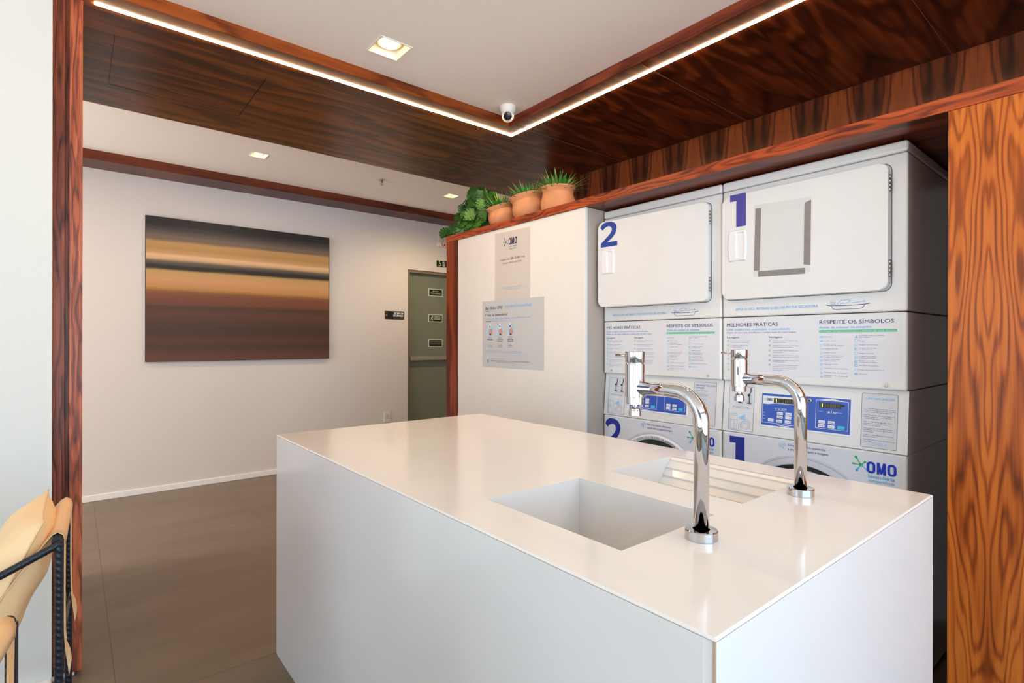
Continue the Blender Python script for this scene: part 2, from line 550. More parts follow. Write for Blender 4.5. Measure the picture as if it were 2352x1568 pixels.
class Dec:
    """2D artwork in metres (u to the right, v up), mapped on a surface by build()"""

    def __init__(self):
        self.v, self.f, self.l, self.k = [], [], [], 0

    def add(self, vs, fs):
        # overlapping strokes sit a hair above one another so that they never share a plane
        self.l += [self.k % 7] * len(vs)
        self.k += 1
        o = len(self.v)
        self.v += vs
        self.f += [tuple(i + o for i in f) for f in fs]
        return self

    def poly(self, pts):
        return self.add(list(pts), [tuple(range(len(pts)))])

    def rect(self, u0, v0, u1, v1):
        return self.poly([(u0, v0), (u1, v0), (u1, v1), (u0, v1)])

    def rr(self, u0, v0, u1, v1, r):
        return self.poly(rrect(u0, v0, u1, v1, r, 4))

    def frame(self, u0, v0, u1, v1, r, w):
        a = rrect(u0, v0, u1, v1, r, 4)
        b = rrect(u0 + w, v0 + w, u1 - w, v1 - w, max(r - w, 1e-4), 4)
        n = len(a)
        return self.add(a + b, [(i, (i + 1) % n, n + (i + 1) % n, n + i) for i in range(n)])

    def line(self, pts, w):
        for (a, b), (c, d) in zip(pts, pts[1:]):
            L = math.hypot(c - a, d - b) or 1
            nx, ny = -(d - b) / L * w / 2, (c - a) / L * w / 2
            ex, ey = (c - a) / L * w * .3, (d - b) / L * w * .3
            self.poly([(a + nx - ex, b + ny - ey), (a - nx - ex, b - ny - ey), (c - nx + ex, d - ny + ey), (c + nx + ex, d + ny + ey)])
        return self

    def arc(self, cu, cv, r, w, a0=0, a1=360, n=24, sy=1.0):
        vs, fs = [], []
        for i in range(n + 1):
            a = R(a0 + (a1 - a0) * i / n)
            for q in (r - w / 2, r + w / 2):
                vs.append((cu + q * math.cos(a), cv + sy * q * math.sin(a)))
        for i in range(n):
            fs.append((2 * i, 2 * i + 1, 2 * i + 3, 2 * i + 2))
        return self.add(vs, fs)

    def disc(self, cu, cv, r, n=20, sy=1.0):
        return self.poly([(cu + r * math.cos(2 * math.pi * i / n), cv + sy * r * math.sin(2 * math.pi * i / n)) for i in range(n)])

    def text(self, s, u, v, h, w=None, bold=0.0, shear=0.0, right=False, center=False):
        vs, fs = text_geo(s, 0.0)
        if not vs:
            return self
        if bold:
            b_ = bold * 1.1
            xs_ = [p[0] for p in vs]
            wid = (max(xs_) - min(xs_)) * h / CAP if w is None else w
            for dx, dy in ((-b_, 0), (0, -b_ * .7), (0, b_ * .7)):
                self.text(s, u + dx * h / CAP, v + dy * h / CAP, h, w=wid, shear=shear, right=right, center=center)
            u += b_ * h / CAP
        k = h / CAP
        xs = [p[0] for p in vs]
        x0, x1 = min(xs), max(xs)
        kx = k if w is None else w / (x1 - x0)
        off = u - x0 * kx
        if right:
            off = u - x1 * kx
        if center:
            off = u - (x0 + x1) / 2 * kx
        return self.add([(off + p[0] * kx + shear * p[1] * k, v + p[1] * k) for p in vs], fs)

    def block_name(self, u, v, h, w):
        # heavy condensed three-letter word: round, pointed, round
        lw = w * .30
        g = w * .05
        t = lw * .30
        for k in (0, 2):
            x = u + k * (lw + g)
            a = rrect(x, v, x + lw, v + h, lw * .48, 6)
            b = rrect(x + t, v + h * .19, x + lw - t, v + h * .81, (lw - 2 * t) * .48, 6)
            n = len(a)
            self.add(a + b, [(i, (i + 1) % n, n + (i + 1) % n, n + i) for i in range(n)])
        x = u + lw + g
        self.rect(x, v, x + t, v + h)
        self.rect(x + lw - t, v, x + lw, v + h)
        self.poly([(x, v + h), (x + t * 1.05, v + h), (x + lw / 2 + t * .35, v + h * .05), (x + lw / 2 - t * .35, v + h * .05)])
        self.poly([(x + lw, v + h), (x + lw / 2 + t * .35, v + h * .05), (x + lw / 2 - t * .35, v + h * .05), (x + lw - t * 1.05, v + h)])
        return self

    def para(self, lines, u, v, h, lead, kx=0.9):
        for i, s in enumerate(lines):
            vs, fs = text_geo(s, 0.0)
            self.add([(u + p[0] * h / CAP * kx, v - i * lead + p[1] * h / CAP) for p in vs], fs)
        return self

    def build(self, name, mat, parent, fn):
        m = MB()
        if self.v:
            a, b = self.v[0]
            p0, p1, p2 = Vector(fn(a, b)), Vector(fn(a + .01, b)), Vector(fn(a, b + .01))
            nrm = (p1 - p0).cross(p2 - p0).normalized() * 3.5e-5
            m.add([Vector(fn(a, b)) + nrm * l for (a, b), l in zip(self.v, self.l)], self.f)
        return m.build(name, mat, parent)


def splash(d1, d2, u, v, s):
    """the star-shaped splash of the laundry logo; d1 green drops, d2 blue drops"""
    def drop(d, ang, L, r0):
        ca, sa = math.cos(R(ang)), math.sin(R(ang))
        pts = []
        prof = [(0.0, .10), (.35, .035), (.6, .05), (.78, r0 * .8), (.9, r0), (1.0, r0 * .8), (1.06, 0.0)]
        for t, w in prof:
            pts.append((t * L, w))
        for t, w in prof[-2::-1]:
            pts.append((t * L, -w))
        d.poly([(u + s * (a * ca - b * sa), v + s * (a * sa + b * ca)) for a, b in pts])
    drop(d1, 122, 1.0, .13)
    drop(d1, 178, .85, .10)
    drop(d1, 42, .62, .12)
    drop(d2, 238, .85, .15)
    drop(d2, -38, .95, .08)
    d1.disc(u, v, s * .16, 12)


# ------------------------------------------------------------------ the room
XB, YW, ZC, ZW, ZT = 3.09, 5.44, 2.742, 2.60, 2.655
XE = 4.6      # far right end of the corridor
XL, YS = -3.6, -3.0


def plane_box(name, m, *b, label=None, cat=None):
    return struct(MB().box(*b).build(name, m), label, cat)


plane_box('floor', 'floor', XL - .1, XE + .1, YS - .1, YW + .1, -0.08, 0.0, label='brown grey large tiled floor', cat='floor')
plane_box('wall_back', 'wallpaper', XL, 2.931, YW, YW + .12, 0, ZC + .1)
plane_box('wall_back_over_door', 'wallpaper', 2.931, 3.86, YW, YW + .12, 2.105, ZC + .1)
plane_box('wall_back_beyond_door', 'wallpaper', 3.86, XE, YW, YW + .12, 0, ZC + .1)
plane_box('wall_corridor_end', 'wallpaper', XE, XE + .1, 3.2, YW + .12, 0, ZC + .1)
plane_box('wall_left', 'wall_left', XL, -0.062, 2.60, 2.72, 0.0, ZT)
plane_box('wall_right', 'wall_left', XB + .02, XB + .14, YS, 3.31, 0, ZW)
plane_box('wall_behind_corridor', 'wallpaper', XB + .14, XE + .1, 3.18, 3.30, 0, ZC + .1)
LAMPS = [(1.1375, 2.2925, ZT, .146, 'square downlight in the plaster tray inside the wooden border', 20),
         (1.1185, 4.487, ZC, .112, 'square downlight over the corridor, nearer the striped picture', 16),
         (2.916, 4.516, ZC, .112, 'square downlight over the corridor, nearest the grey door', 55),
         (1.130, .55, ZT, .146, 'square downlight in the plaster tray over the island front', 7),
         (-.65, 4.487, ZC, .112, 'square downlight at the left end of the corridor', 20)]


def ceiling_slab(name, x0, x1, y0, y1, z, label, cat):
    hs = [(x, y, s_) for x, y, zz, s_, _l, _p in LAMPS if x0 < x < x1 and y0 < y < y1 and abs(zz - z) < .001]
    xs_ = sorted({x0, x1} | {x - h / 2 for x, y, h in hs} | {x + h / 2 for x, y, h in hs})
    ys_ = sorted({y0, y1} | {y - h / 2 for x, y, h in hs} | {y + h / 2 for x, y, h in hs})
    m = MB()
    for xa, xb in zip(xs_, xs_[1:]):
        for ya, yb in zip(ys_, ys_[1:]):
            cx, cy = (xa + xb) / 2, (ya + yb) / 2
            if any(abs(cx - x) < h / 2 and abs(cy - y) < h / 2 for x, y, h in hs):
                continue
            m.add([(xa, ya, z), (xb, ya, z), (xb, yb, z), (xa, yb, z)], [(0, 3, 2, 1)])
    # solid top of the slab
    t_ = z + .075
    m.add([(x0, y0, t_), (x1, y0, t_), (x1, y1, t_), (x0, y1, t_), (x0, y0, z), (x1, y0, z), (x1, y1, z), (x0, y1, z)],
          [(0, 1, 2, 3), (0, 4, 5, 1), (1, 5, 6, 2), (2, 6, 7, 3), (3, 7, 4, 0)])
    struct(m.build(name, 'ceiling_white'), label, cat)


ceiling_slab('ceiling_corridor', XL, XE + .1, 3.745, YW + .1, ZC, 'pale plaster ceiling over the corridor', 'ceiling')
plane_box('ceiling_hall', 'ceiling_white', XB + .02, XE + .1, 3.18, 3.745, ZC, ZC + .06)
ceiling_slab('ceiling', XL, 2.063, YS, 2.541, ZT, 'pale plaster ceiling inside the wooden border', 'ceiling')
plane_box('ceiling_left_corridor', 'ceiling_white', XL, -.013, 2.541, 3.745, ZC, ZC + .06)

# baseboards
def board(name, x0, x1, y0, y1, z1=.05, bev=.004):
    return struct(MB().box(x0, x1, y0, y1, 0, z1, bev).build(name, 'skirting'))


board('baseboard_back', XL, 2.93, YW - .014, YW, .051)
board('baseboard_left', XL, -.062, 2.555, 2.60, .045)
board('baseboard_jamb', -.062, .004, 2.66, 2.74, .018, .002)

# window wall behind and left of the camera
def window_wall(name, axis, pos, a0, a1, z0, z1, mull, wall_lo, wall_hi, th):
    def bx(m, p0, p1, q0, q1, b0, b1):
        if axis == 'y':
            m.box(b0, b1, p0, p1, q0, q1)
        else:
            m.box(p0, p1, b0, b1, q0, q1)
    w = MB()
    s = 1 if th > 0 else -1
    p0, p1 = sorted((pos, pos - th))
    bx(w, p0, p1, 0, z0, wall_lo, wall_hi)
    bx(w, p0, p1, z1, ZC, wall_lo, wall_hi)
    bx(w, p0, p1, z0, z1, wall_lo, a0)
    bx(w, p0, p1, z0, z1, a1, wall_hi)
    struct(w.build(name, 'wall_left'))
    f = MB()
    q0, q1 = sorted((pos - th * .5 + .03, pos - th * .5 - .03))
    for i in range(mull + 1):
        c = a0 + (a1 - a0) * i / mull
        bx(f, q0, q1, z0, z1, c - .05, c + .05)
    for z in (z0 + .03, z1 - .03):
        bx(f, q0, q1, z - .03, z + .03, a0, a1)
    return f


f = window_wall('wall_south', 'y', YS, -3.3, 2.9, .15, 2.5, 5, XL, XB + .02, .16)
struct(f.build('window_1', 'frame_dark'))
f = window_wall('wall_west', 'x', XL, -2.5, 2.4, .25, 2.5, 4, YS, 2.66, .16)
struct(f.build('window_2', 'frame_dark'))
f = window_wall('wall_west_corridor', 'x', XL, 3.0, 5.0, .15, 2.5, 2, 2.66, YW, .16)
struct(f.build('added_window_3', 'frame_dark'))  # unseen window frame, added to go with the corridor fill light

# wooden ceiling border (soffit) with its slot and seams
soff = MB()
soff.box(-.013, 2.061, 2.541, 3.745, ZW, ZC)
struct(soff.build('ceiling_wood_left', 'wood_ceiling_left'), 'dark rosewood lowered ceiling between the plaster tray and the corridor', 'ceiling')
soff = MB()
soff.box(2.061, XB, YS, 3.745, ZW, ZC)
struct(soff.build('ceiling_wood_right', 'wood_ceiling_right'), 'dark rosewood lowered ceiling above the laundry machines', 'ceiling')
# hairline seams between veneer sheets
s_ = MB()
for y in (2.5, 1.567, .61, -.35, -1.3):
    s_.box(2.075, XB, y - .0008, y + .0008, ZW - .0012, ZW + .001)
struct(s_.build('trim_1', simple('pale veneer seam', (120, 84, 70), .5)))
s_ = MB()
s_.box(.7405, .7445, 2.847, 3.413, ZW - .0012, ZW + .001)
s_.box(.1340, .1352, 2.847, 3.418, ZW - .0008, ZW + .001)
s_.box(.1340, .742, 3.4175, 3.4187, ZW - .0008, ZW + .001)
hatch = s_.build('ceiling_hatch', simple('dark hatch gap', (20, 12, 10), .7))
tag(hatch, 'rectangular flush hatch outline cut in the dark wooden ceiling', 'hatch')

# stepped moulding round the tray
lip = MB()
lip.box(-.013, 2.061, 2.5335, 2.5415, ZW - .002, ZW + .030)
lip.box(-.013, 2.055, 2.5395, 2.5415, ZW + .030, ZT)
struct(lip.build('trim_2', 'wood_lip_y'), 'reddish rosewood moulding along the left side of the plaster tray', 'moulding')
lip = MB()
lip.box(2.053, 2.061, YS, 2.5335, ZW - .002, ZW + .030)
lip.box(2.059, 2.061, YS, 2.5415, ZW + .030, ZT)
struct(lip.build('trim_3', 'wood_lip_x'), 'brown rosewood moulding along the right side of the plaster tray', 'moulding')

# wall trim high on the back wall
tr = MB()
tr.box(XL, XE, 5.165, YW, 2.669, ZC)
struct(tr.build('trim_4', 'wood_trim'), 'rosewood box trim running along the top of the back wall', 'trim')

# jamb panel on the left, its recess
j = MB()
j.box(-.0135, .026, 2.645, 2.70, .02, ZT - .001, .0012)
j.box(-.0135, .026, 2.70, 3.745, .02, ZW)
struct(j.build('trim_5', 'wood_jamb'), 'bright reddish rosewood jamb edge beside the white wall', 'jamb')
j = MB()
j.box(-.062, -.026, 2.655, 2.74, .02, ZT, .002)
j.box(-.026, -.0135, 2.672, 2.74, .02, ZT)
struct(j.build('trim_6', 'wood_jamb_dark'), 'darker rosewood jamb strip with a groove next to the white wall', 'jamb')

# LED line recessed in the wood
led = MB()
led.box(.0607, 2.158, 2.6295, 2.6395, ZW - .0040, ZW - .0002)
led.box(2.150, 2.160, YS + .05, 2.6395, ZW - .0040, ZW - .0002)
tag(led.build('led_strip', 'led'), 'warm glowing line of light set in the dark wooden ceiling', 'light')

# back panel above the shelf
plane_box('wall_panel', 'wood_back', XB - .002, XB + .02, YS, 3.31, 2.045, ZW, label='book-matched rosewood panel above the shelf', cat='wall panel')

# ------------------------------------------------------------------ wooden surround: shelf, posts
XS = 2.09
t = thing('display_shelf', 'long rosewood shelf running above the white laundry machines', 'shelf', (XS, 0, 0))
MB().box(.002, XB - XS - .004, -2.6, 3.30, 2.0045, 2.0455, .001).build('shelf_board', 'wood_shelf', t)
MB().box(-.004, .002, -2.6, 3.30, 2.003, 2.047, .001).build('front_edging', 'wood_beam', t)
o = MB().box(XS, XB - .004, 3.157, 3.298, 0, 2.0035, .0015).build('end_panel', 'wood_side')
tag(o, 'narrow rosewood end panel beside the grey door, under the shelf end', 'panel')
o = MB().box(XS - .001, XS + .035, -.34, .4215, .24 * 0 + .0, 2.0025, .001).build('tall_panel', 'wood_post')
tag(o, 'tall orange rosewood panel right of the laundry machines', 'panel')
side = MB().box(XS + .036, XB - .006, .400, .4190, 0, 2.0025).build('side_return', 'wood_shelf', o)

# white box enclosure
t = thing('white_cabinet', 'tall plain white cabinet carrying the two notices', 'cabinet', (2.095, 1.9416, 0))
MB().box(0, .018, 0, 1.2115, 0.0, 2.003, .0015).build('front_panel', 'white_panel', t)
MB().box(.018, .93, 0, .018, 0.0, 2.003, .001).build('side_panel', simple('side board with painted shade', (186, 172, 160), .5, vary=.01), t)  # white board darkened in colour to stand in for the shade beside the machine

# ------------------------------------------------------------------ notices on the white cabinet
def on_cabinet(n):
    return lambda u, v: (-n, -u, v)


XN = 2.095
t = thing('notice', 'upper pale notice sheet with a logo on the white cabinet', 'notice', (XN, 2.726, 0))
MB().prism([(0, 1.5508), (.3425, 1.5495), (.3425, 1.9705), (0, 1.9785)], .0002, .0008, lambda a, b, d: (-d, -a, b)).build('sheet', simple('pale grey notice film', (212, 206, 202), .35, vary=.01), t)
g, b = Dec(), Dec()
splash(g, b, .112, 1.911, .030)
g.build('logo_drops_green', simple('olive green ink', (62, 110, 50), .4), t, on_cabinet(.0014))
b.build('logo_drops_dark', simple('dark teal ink', (26, 48, 66), .4), t, on_cabinet(.0015))
d = Dec()
d.block_name(.140, 1.889, .043, .082)
d.build('logo_name', simple('dark navy ink', (20, 20, 70), .4), t, on_cabinet(.0016))
d = Dec()
d.text('lavanderia', .146, 1.874, .010, w=.070)
d.text('compartilhada', .146, 1.860, .008, w=.070)
d.text('Escaneie este', .052, 1.797, .0125, w=.100)
d.text('e veja', .254, 1.797, .0125, w=.042)
d.text('nossos vídeos tutoriais', .080, 1.774, .0125, w=.184)
d.build('lettering', simple('grey lettering', (120, 112, 116), .5), t, on_cabinet(.0014))
d = Dec()
d.text('QR Code', .160, 1.797, .0135, w=.085, bold=.012)
d.build('bold_lettering', 'black_text', t, on_cabinet(.0015))
d = Dec()
d.text('Aponte a câmera do seu celular para o código', .078, 1.625, .006, w=.188)
d.text('e acesse os vídeos tutoriais', .100, 1.613, .006, w=.140)
d.build('blue_lettering', 'cyan_text', t, on_cabinet(.0014))

t = thing('notice', 'larger lower pale notice about a first visit on the white cabinet', 'notice', (XN, 2.858, 0))
MB().prism([(0, 1.123), (.597, 1.123), (.597, 1.5475), (0, 1.5515)], .0010, .0018, lambda a, b, d: (-d, -a, b)).build('sheet', simple('grey notice film', (200, 204, 208), .35, vary=.01), t)
E1 = on_cabinet(.0024)
d = Dec()
d.text('Bem Vindo a OMO', .032, 1.495, .020, w=.178, shear=.25, bold=.004)
d.text('1ª vez na lavanderia?', .032, 1.452, .016, w=.230, bold=.004)
d.line([(.032, 1.486), (.075, 1.486)], .002)
d.line([(.032, 1.4195), (.095, 1.4195)], .002)
for k, s in enumerate(('OMO Lavanderia', 'utilize o QR do cesto', 'escaneie o código')):
    d.text(s, .084 + .104 * k, 1.297, .0062, w=.058, bold=.01, center=True)
for k in (1, 2):
    d.text(('máquina livre', 'QR Code do app')[k - 1], .084 + .104 * k, 1.285, .0062, w=.050, bold=.01, center=True)
d.build('dark_lettering', 'black_text', t, E1)
d = Dec()
d.text('Lavanderia Compartilhada', .232, 1.500, .020, w=.255, shear=.25)
d.text('Siga o passo a passo para habilitar o app OMO Lavanderia', .032, 1.430, .0105, w=.455)
d.line([(.075, 1.4855), (.158, 1.4855)], .0018)
d.line([(.095, 1.419), (.262, 1.419)], .0018)
for i in range(3):
    d.text('Passo %d' % (i + 1), .084 + .104 * i, 1.314, .0095, w=.036, shear=.2, center=True)
d.text('Aponte a câmera do seu celular e baixe agora o aplicativo na loja de sua preferência', .034, 1.224, .0050, w=.368)
d.text('para usar as máquinas e acompanhar o ciclo das suas roupas pelo celular', .034, 1.2155, .0050, w=.368)
d.text('Este conteúdo te ajudou?', .096, 1.1765, .0065, w=.140)
d.build('blue_lettering', 'sky_text', t, E1)
d = Dec()
for k, s in enumerate(('Baixe o app', 'Escolha a', 'Abra a leitura e')):
    d.text(s, .084 + .104 * k, 1.308 - .0025, .0045, w=.042, center=True)
for k in range(3):
    d.text(('Disponível na', 'Siga as etapas', 'Acompanhe tudo')[k], .084 + .104 * k, 1.262, .0045, w=.044, center=True)
    d.text(('loja do celular', 'até o pagamento', 'na tela do celular')[k], .084 + .104 * k, 1.252, .0045, w=.056, center=True)
d.text('Faça uma avaliação do app na loja de aplicativos de seu smartphone', .096, 1.1625, .0072, w=.372)
d.text('Sua opinião ajuda a melhorar a lavanderia', .158, 1.1535, .0048, w=.160)
d.build('grey_lettering', simple('slate lettering', (92, 92, 104), .5), t, E1)
d = Dec()
for k in range(3):
    d.disc(.085 + .104 * k, 1.364, .036, 24, sy=1.08)
d.disc(.060, 1.170, .022, 20, sy=1.15)
d.build('picture_disc_print', simple('pale blue picture discs', (176, 214, 240), .4), t, on_cabinet(.0022))
d = Dec()
d2 = Dec()
d3 = Dec()
for k in range(3):
    c = .085 + .104 * k
    d.rr(c - .012, 1.358, c + .008, 1.402, .004)
    d2.poly([(c - .012, 1.366), (c + .014, 1.372), (c + .026, 1.356), (c + .022, 1.334), (c - .004, 1.332), (c - .013, 1.346)])
    d3.poly([(c - .008, 1.342), (c + .012, 1.336), (c + .016, 1.330), (c - .006, 1.330)])
    d3.rect(c - .007, 1.376, c + .003, 1.390)
d.rr(.050, 1.172, .066, 1.192, .003)
d2.poly([(.050, 1.172), (.070, 1.174), (.074, 1.158), (.056, 1.152)])
d3.poly([(.050, 1.155), (.064, 1.152), (.060, 1.148)])
d.build('picture_phone_print', simple('white phone print', (228, 232, 238), .4), t, on_cabinet(.0025))
d2.build('picture_hand_print', simple('skin coloured print', (206, 156, 134), .5), t, on_cabinet(.0027))
d3.build('picture_accent_print', simple('blue print accents', (24, 80, 130), .5), t, on_cabinet(.0029))


# ------------------------------------------------------------------ laundry machines
D = 2.235
W = 0.683


def fr(n):
    return lambda u, v: (-n, -u, v)


def slant(n):
    return lambda u, v: (.02 * (v - .896) / .219 - n, -u, v)


def digit_two(d, u0, v0, w, h):
    pts_out, pts_in = [], []
    # traced in a unit box
    P = [(0, .80), (.04, .87), (.12, .94), (.24, .99), (.42, 1.0), (.62, .99), (.80, .93), (.92, .83), (.95, .70), (.92, .58), (.84, .46), (.70, .34), (.42, .185), (.98, .185), (.98, 0), (.02, 0), (.02, .15),
         (.44, .42), (.58, .52), (.655, .61), (.67, .70), (.62, .78), (.50, .825), (.36, .81), (.24, .76), (.15, .68)]
    return d.poly([(u0 + a * w, v0 + b * h) for a, b in P])


def digit_one(d, u0, v0, w, h, slab=.20):
    return d.poly([(u0, v0 + h), (u0, v0 + h * (1 - slab)), (u0 + w * .40, v0 + h * (1 - slab)), (u0 + w * .40, v0), (u0 + w, v0), (u0 + w, v0 + h)])


def make_machine(yl, digit, open_deg, label):
    t = thing('stacked_washer_dryer', label, 'laundry machine', (D, yl, 0))
    dep = .70
    fx = 0.0
    # top cap
    MB().box(-.003, dep, -W - .001, .001, 1.9545, 1.994, .010, 3).build('top_cap', 'enamel', t)
    MB().box(0, dep, -W, 0, 1.3985, 1.9525, .007, 3).build('dryer_body', 'enamel', t)
    lp = MB()
    lp.box(.0, dep, -W, 0, 1.118, 1.3955, .008, 3)
    lower = lp.build('lint_panel', 'enamel', t)
    for u in (.055, .620):
        m = MB()
        m.add([(-.0005, -u + .022, 1.1225), (-.0005, -u - .022, 1.1225), (-.0030, -u, 1.148)], [(0, 1, 2)])
        m.build('screw_boss', 'enamel', lower)
        m = MB()
        m.lathe([(0, .004), (.004, .0035), (.0055, 0)], 12, (-.0015, -u, 1.134), Matrix.Rotation(R(-90), 4, 'Y'))
        m.build('screw', 'steel', lower)
    # seam shadow backing between sections
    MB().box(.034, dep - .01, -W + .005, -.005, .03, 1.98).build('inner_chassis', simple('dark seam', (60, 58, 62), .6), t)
    # control console, leaning back
    m = MB()
    m.prism([(0.0, .8965), (dep, .8965), (dep, 1.1165), (.020, 1.1165)], 0, W, lambda a, b, d: (a, -d, b), 0)
    console = m.build('control_console', 'enamel', t)
    MB().box(0, dep, -W, 0, .02, .894, .008, 3).build('washer_body', 'enamel', t)
    # vinyl sheets
    d = Dec()
    d.rr(.020, 1.150, .668, 1.390, .004)
    d.build('instruction_sheet', 'decal_white', lower, fr(.0004))
    # ---- dryer door
    bm = MB()
    pts = rrect(0, 1.4735, .619, 1.9215, .026, 6)
    hinge_u = .632
    def dfn(a, b, n):
        # door pivots at its right edge
        ang = R(open_deg)
        x, y = .619 - a, n
        return (-(y * math.cos(ang) + x * math.sin(ang)) - .004, -(hinge_u - (x * math.cos(ang) - y * math.sin(ang))), b)
    bm.prism(pts, 0.0, .024, dfn, .006, 3)
    door = bm.build('dryer_door', 'enamel', t)
    m = MB()
    for z0, z1 in ((1.820, 1.880), (1.518, 1.580)):
        m2 = MB()
        m2.tube([(-.016, -.6345, z0), (-.016, -.6345, z1)], .0030, 10)
        for q in range(4):
            m2.tube([(-.016, -.6345, z0 + (z1 - z0) * (q + .05) / 4), (-.016, -.6345, z0 + (z1 - z0) * (q + .95) / 4)], .0040, 10)
        m2.build('hinge', 'steel', door)
    # door recess frame in body
    d = Dec()
    d.frame(.010, 1.4690, .6375, 1.9250, .028, .0030)
    d.build('door_seam', simple('grey recess line', (104, 102, 108), .6), t, fr(.0004))
    # handle: bezel + scoop
    if digit == 1:
        hu, hz0, hz1, hw = .034, 1.636, 1.769, .074
    else:
        hu, hz0, hz1, hw = .030, 1.646, 1.772, .074
    m = MB()
    n = 12
    def hpts(g):
        a, bb = [], []
        for i in range(n + 1):
            tt = i / n
            bow = .006 * math.sin(math.pi * tt)
            a.append((hu + g - bow * (1 if g < .01 else .3), hz0 + g + (hz1 - hz0 - 2 * g) * tt))
            bb.append((hu + hw - g + bow, hz1 - g - (hz1 - hz0 - 2 * g) * tt))
        return a + bb
    # ring bezel with a sunk pocket
    L0, L1 = hpts(0), hpts(.0035)
    P0 = [(hu + .030 + (a - hu) * .52, hz0 + (b - hz0) * .90 + .006) for a, b in hpts(.004)]
    P1 = [(hu + .034 + (a - hu) * .42, hz0 + (b - hz0) * .84 + .010) for a, b in hpts(.004)]
    k = len(L0)
    rings = [[dfn(a, b, .0245) for a, b in L0], [dfn(a, b, .0300) for a, b in L1], [dfn(a, b, .0310) for a, b in P0], [dfn(a, b, .0252) for a, b in P1]]
    vs = [p for r_ in rings for p in r_]
    fs = []
    for q in range(3):
        for i in range(k):
            fs.append((q * k + i, q * k + (i + 1) % k, (q + 1) * k + (i + 1) % k, (q + 1) * k + i))
    fs.append(tuple(3 * k + i for i in range(k)))
    m.add(vs, fs)
    m.build('door_handle', 'plastic', door)
    d = Dec()
    if digit == 1:
        digit_one(d, .049, 1.783, .0705, .141)
    else:
        digit_two(d, .028, 1.788, .112, .130)
    d.build('number_decal', simple('indigo number vinyl', (66, 62, 158) if digit == 1 else (28, 66, 156), .35), door, lambda u, v: dfn(u - .013, v, .0246))
    # ---- text below the dryer door
    d = Dec()
    d.text('APÓS O USO, RETIRAR O SEU FELPO DA SECADORA', .0605, 1.4245, .0105, w=.3345, bold=.012)
    d.build('reminder_lettering', simple('sky blue print', (120, 184, 238), .5), t, fr(.0009))
    q0 = .426
    d = Dec()
    d.line([(q0, 1.4305), (q0 + .012, 1.4280), (q0 + .05, 1.4265), (q0 + .09, 1.4268), (q0 + .128, 1.4285), (q0 + .143, 1.4310)], .0022)
    d.line([(q0 + .014, 1.4270), (q0 + .022, 1.4150), (q0 + .028, 1.4130), (q0 + .112, 1.4130), (q0 + .119, 1.4150), (q0 + .128, 1.4275)], .0016)
    d.build('tray_symbol', 'navy_text', t, fr(.0009))
    d = Dec()
    d.line([(q0 + .034, 1.4285), (q0 + .042, 1.4400), (q0 + .050, 1.4465), (q0 + .062, 1.4470), (q0 + .071, 1.4495), (q0 + .081, 1.4430), (q0 + .072, 1.4360), (q0 + .060, 1.4345), (q0 + .052, 1.4375)], .0014)
    d.line([(q0 + .044, 1.4285), (q0 + .050, 1.4345), (q0 + .056, 1.4360)], .0014)
    for i in range(3):
        d.line([(q0 + .012, 1.4425 - .0042 * i), (q0 + .030, 1.4400 - .0042 * i)], .0014)
    d.line([(q0 + .083, 1.4350), (q0 + .125, 1.4395)], .0015)
    d.poly([(q0 + .122, 1.4420), (q0 + .131, 1.4400), (q0 + .122, 1.4370)])
    d.build('hand_symbol_print', simple('light blue line print', (100, 176, 240), .5), t, fr(.0010))
    # ---- instruction sheet lettering
    d = Dec()
    d.text('MELHORES PRÁTICAS', .0205 + .001, 1.3555, .0145, w=.220)
    d.text('RESPEITE OS SÍMBOLOS', .4000, 1.3585, .0138, w=.2435)
    d.text('Lavagem', .0225, 1.3050, .0075, w=.055)
    d.text('Secagem', .2045, 1.3060, .0075, w=.056)
    d.build('heading_lettering', 'navy_text', lower, fr(.0012))
    d = Dec()
    d.text('Lavar roupas com praticidade e comodidade', .0205, 1.3385, .0082, w=.268, bold=.008)
    d.text('Antes de colocar na máquina', .4000, 1.3415, .0085, w=.175, bold=.012)
    d.build('subheading_lettering', 'sky_text', lower, fr(.0012))
    d = Dec()
    d.rect(.398, 1.3262, .652, 1.3352)
    d.build('green_bar', 'teal', lower, fr(.0010))
    d = Dec()
    d.text('Verifique obrigatoriamente a etiqueta de suas roupas', .400, 1.3282, .0060, w=.249)
    d.build('bar_lettering', simple('pale green print', (190, 232, 214), .5), lower, fr(.0013))
    d = Dec()
    d.text('Regras de ouro que simplificam e cuidam bem de suas roupas', .0205, 1.3262, .0066, w=.292)
    lv = [('Roupas escuras e coloridas podem manchar as', 'claras. Lave separado as roupas aprovadas.'), ('Para preservar peças delicadas e íntimas,', 'use saquinhos resistentes.'), ('Esqueça de deixar os bolsos fechados', 'e os zíperes.'),
          ('Para o bem de suas roupas, não misture com', 'o tapete, tênis ou capas.'), ('Procure não misturar suas peças com', 'as outras. Elas devem ser lavadas à parte.'),
          ('Lavagem com dosagem automática da marca', 'Líquida do Brasil e do amaciante que dá', 'perfume às roupas.'), ('Também não usar na secadora, escolha o ciclo', 'rápido com água e tecidos sempre', 'limpos da cor.')]
    for k, ls in enumerate(lv):
        d.para(ls, .038, (1.2925, 1.2715, 1.2515, 1.2315, 1.2120, 1.1915, 1.1660)[k], .0036, .0068, .92)
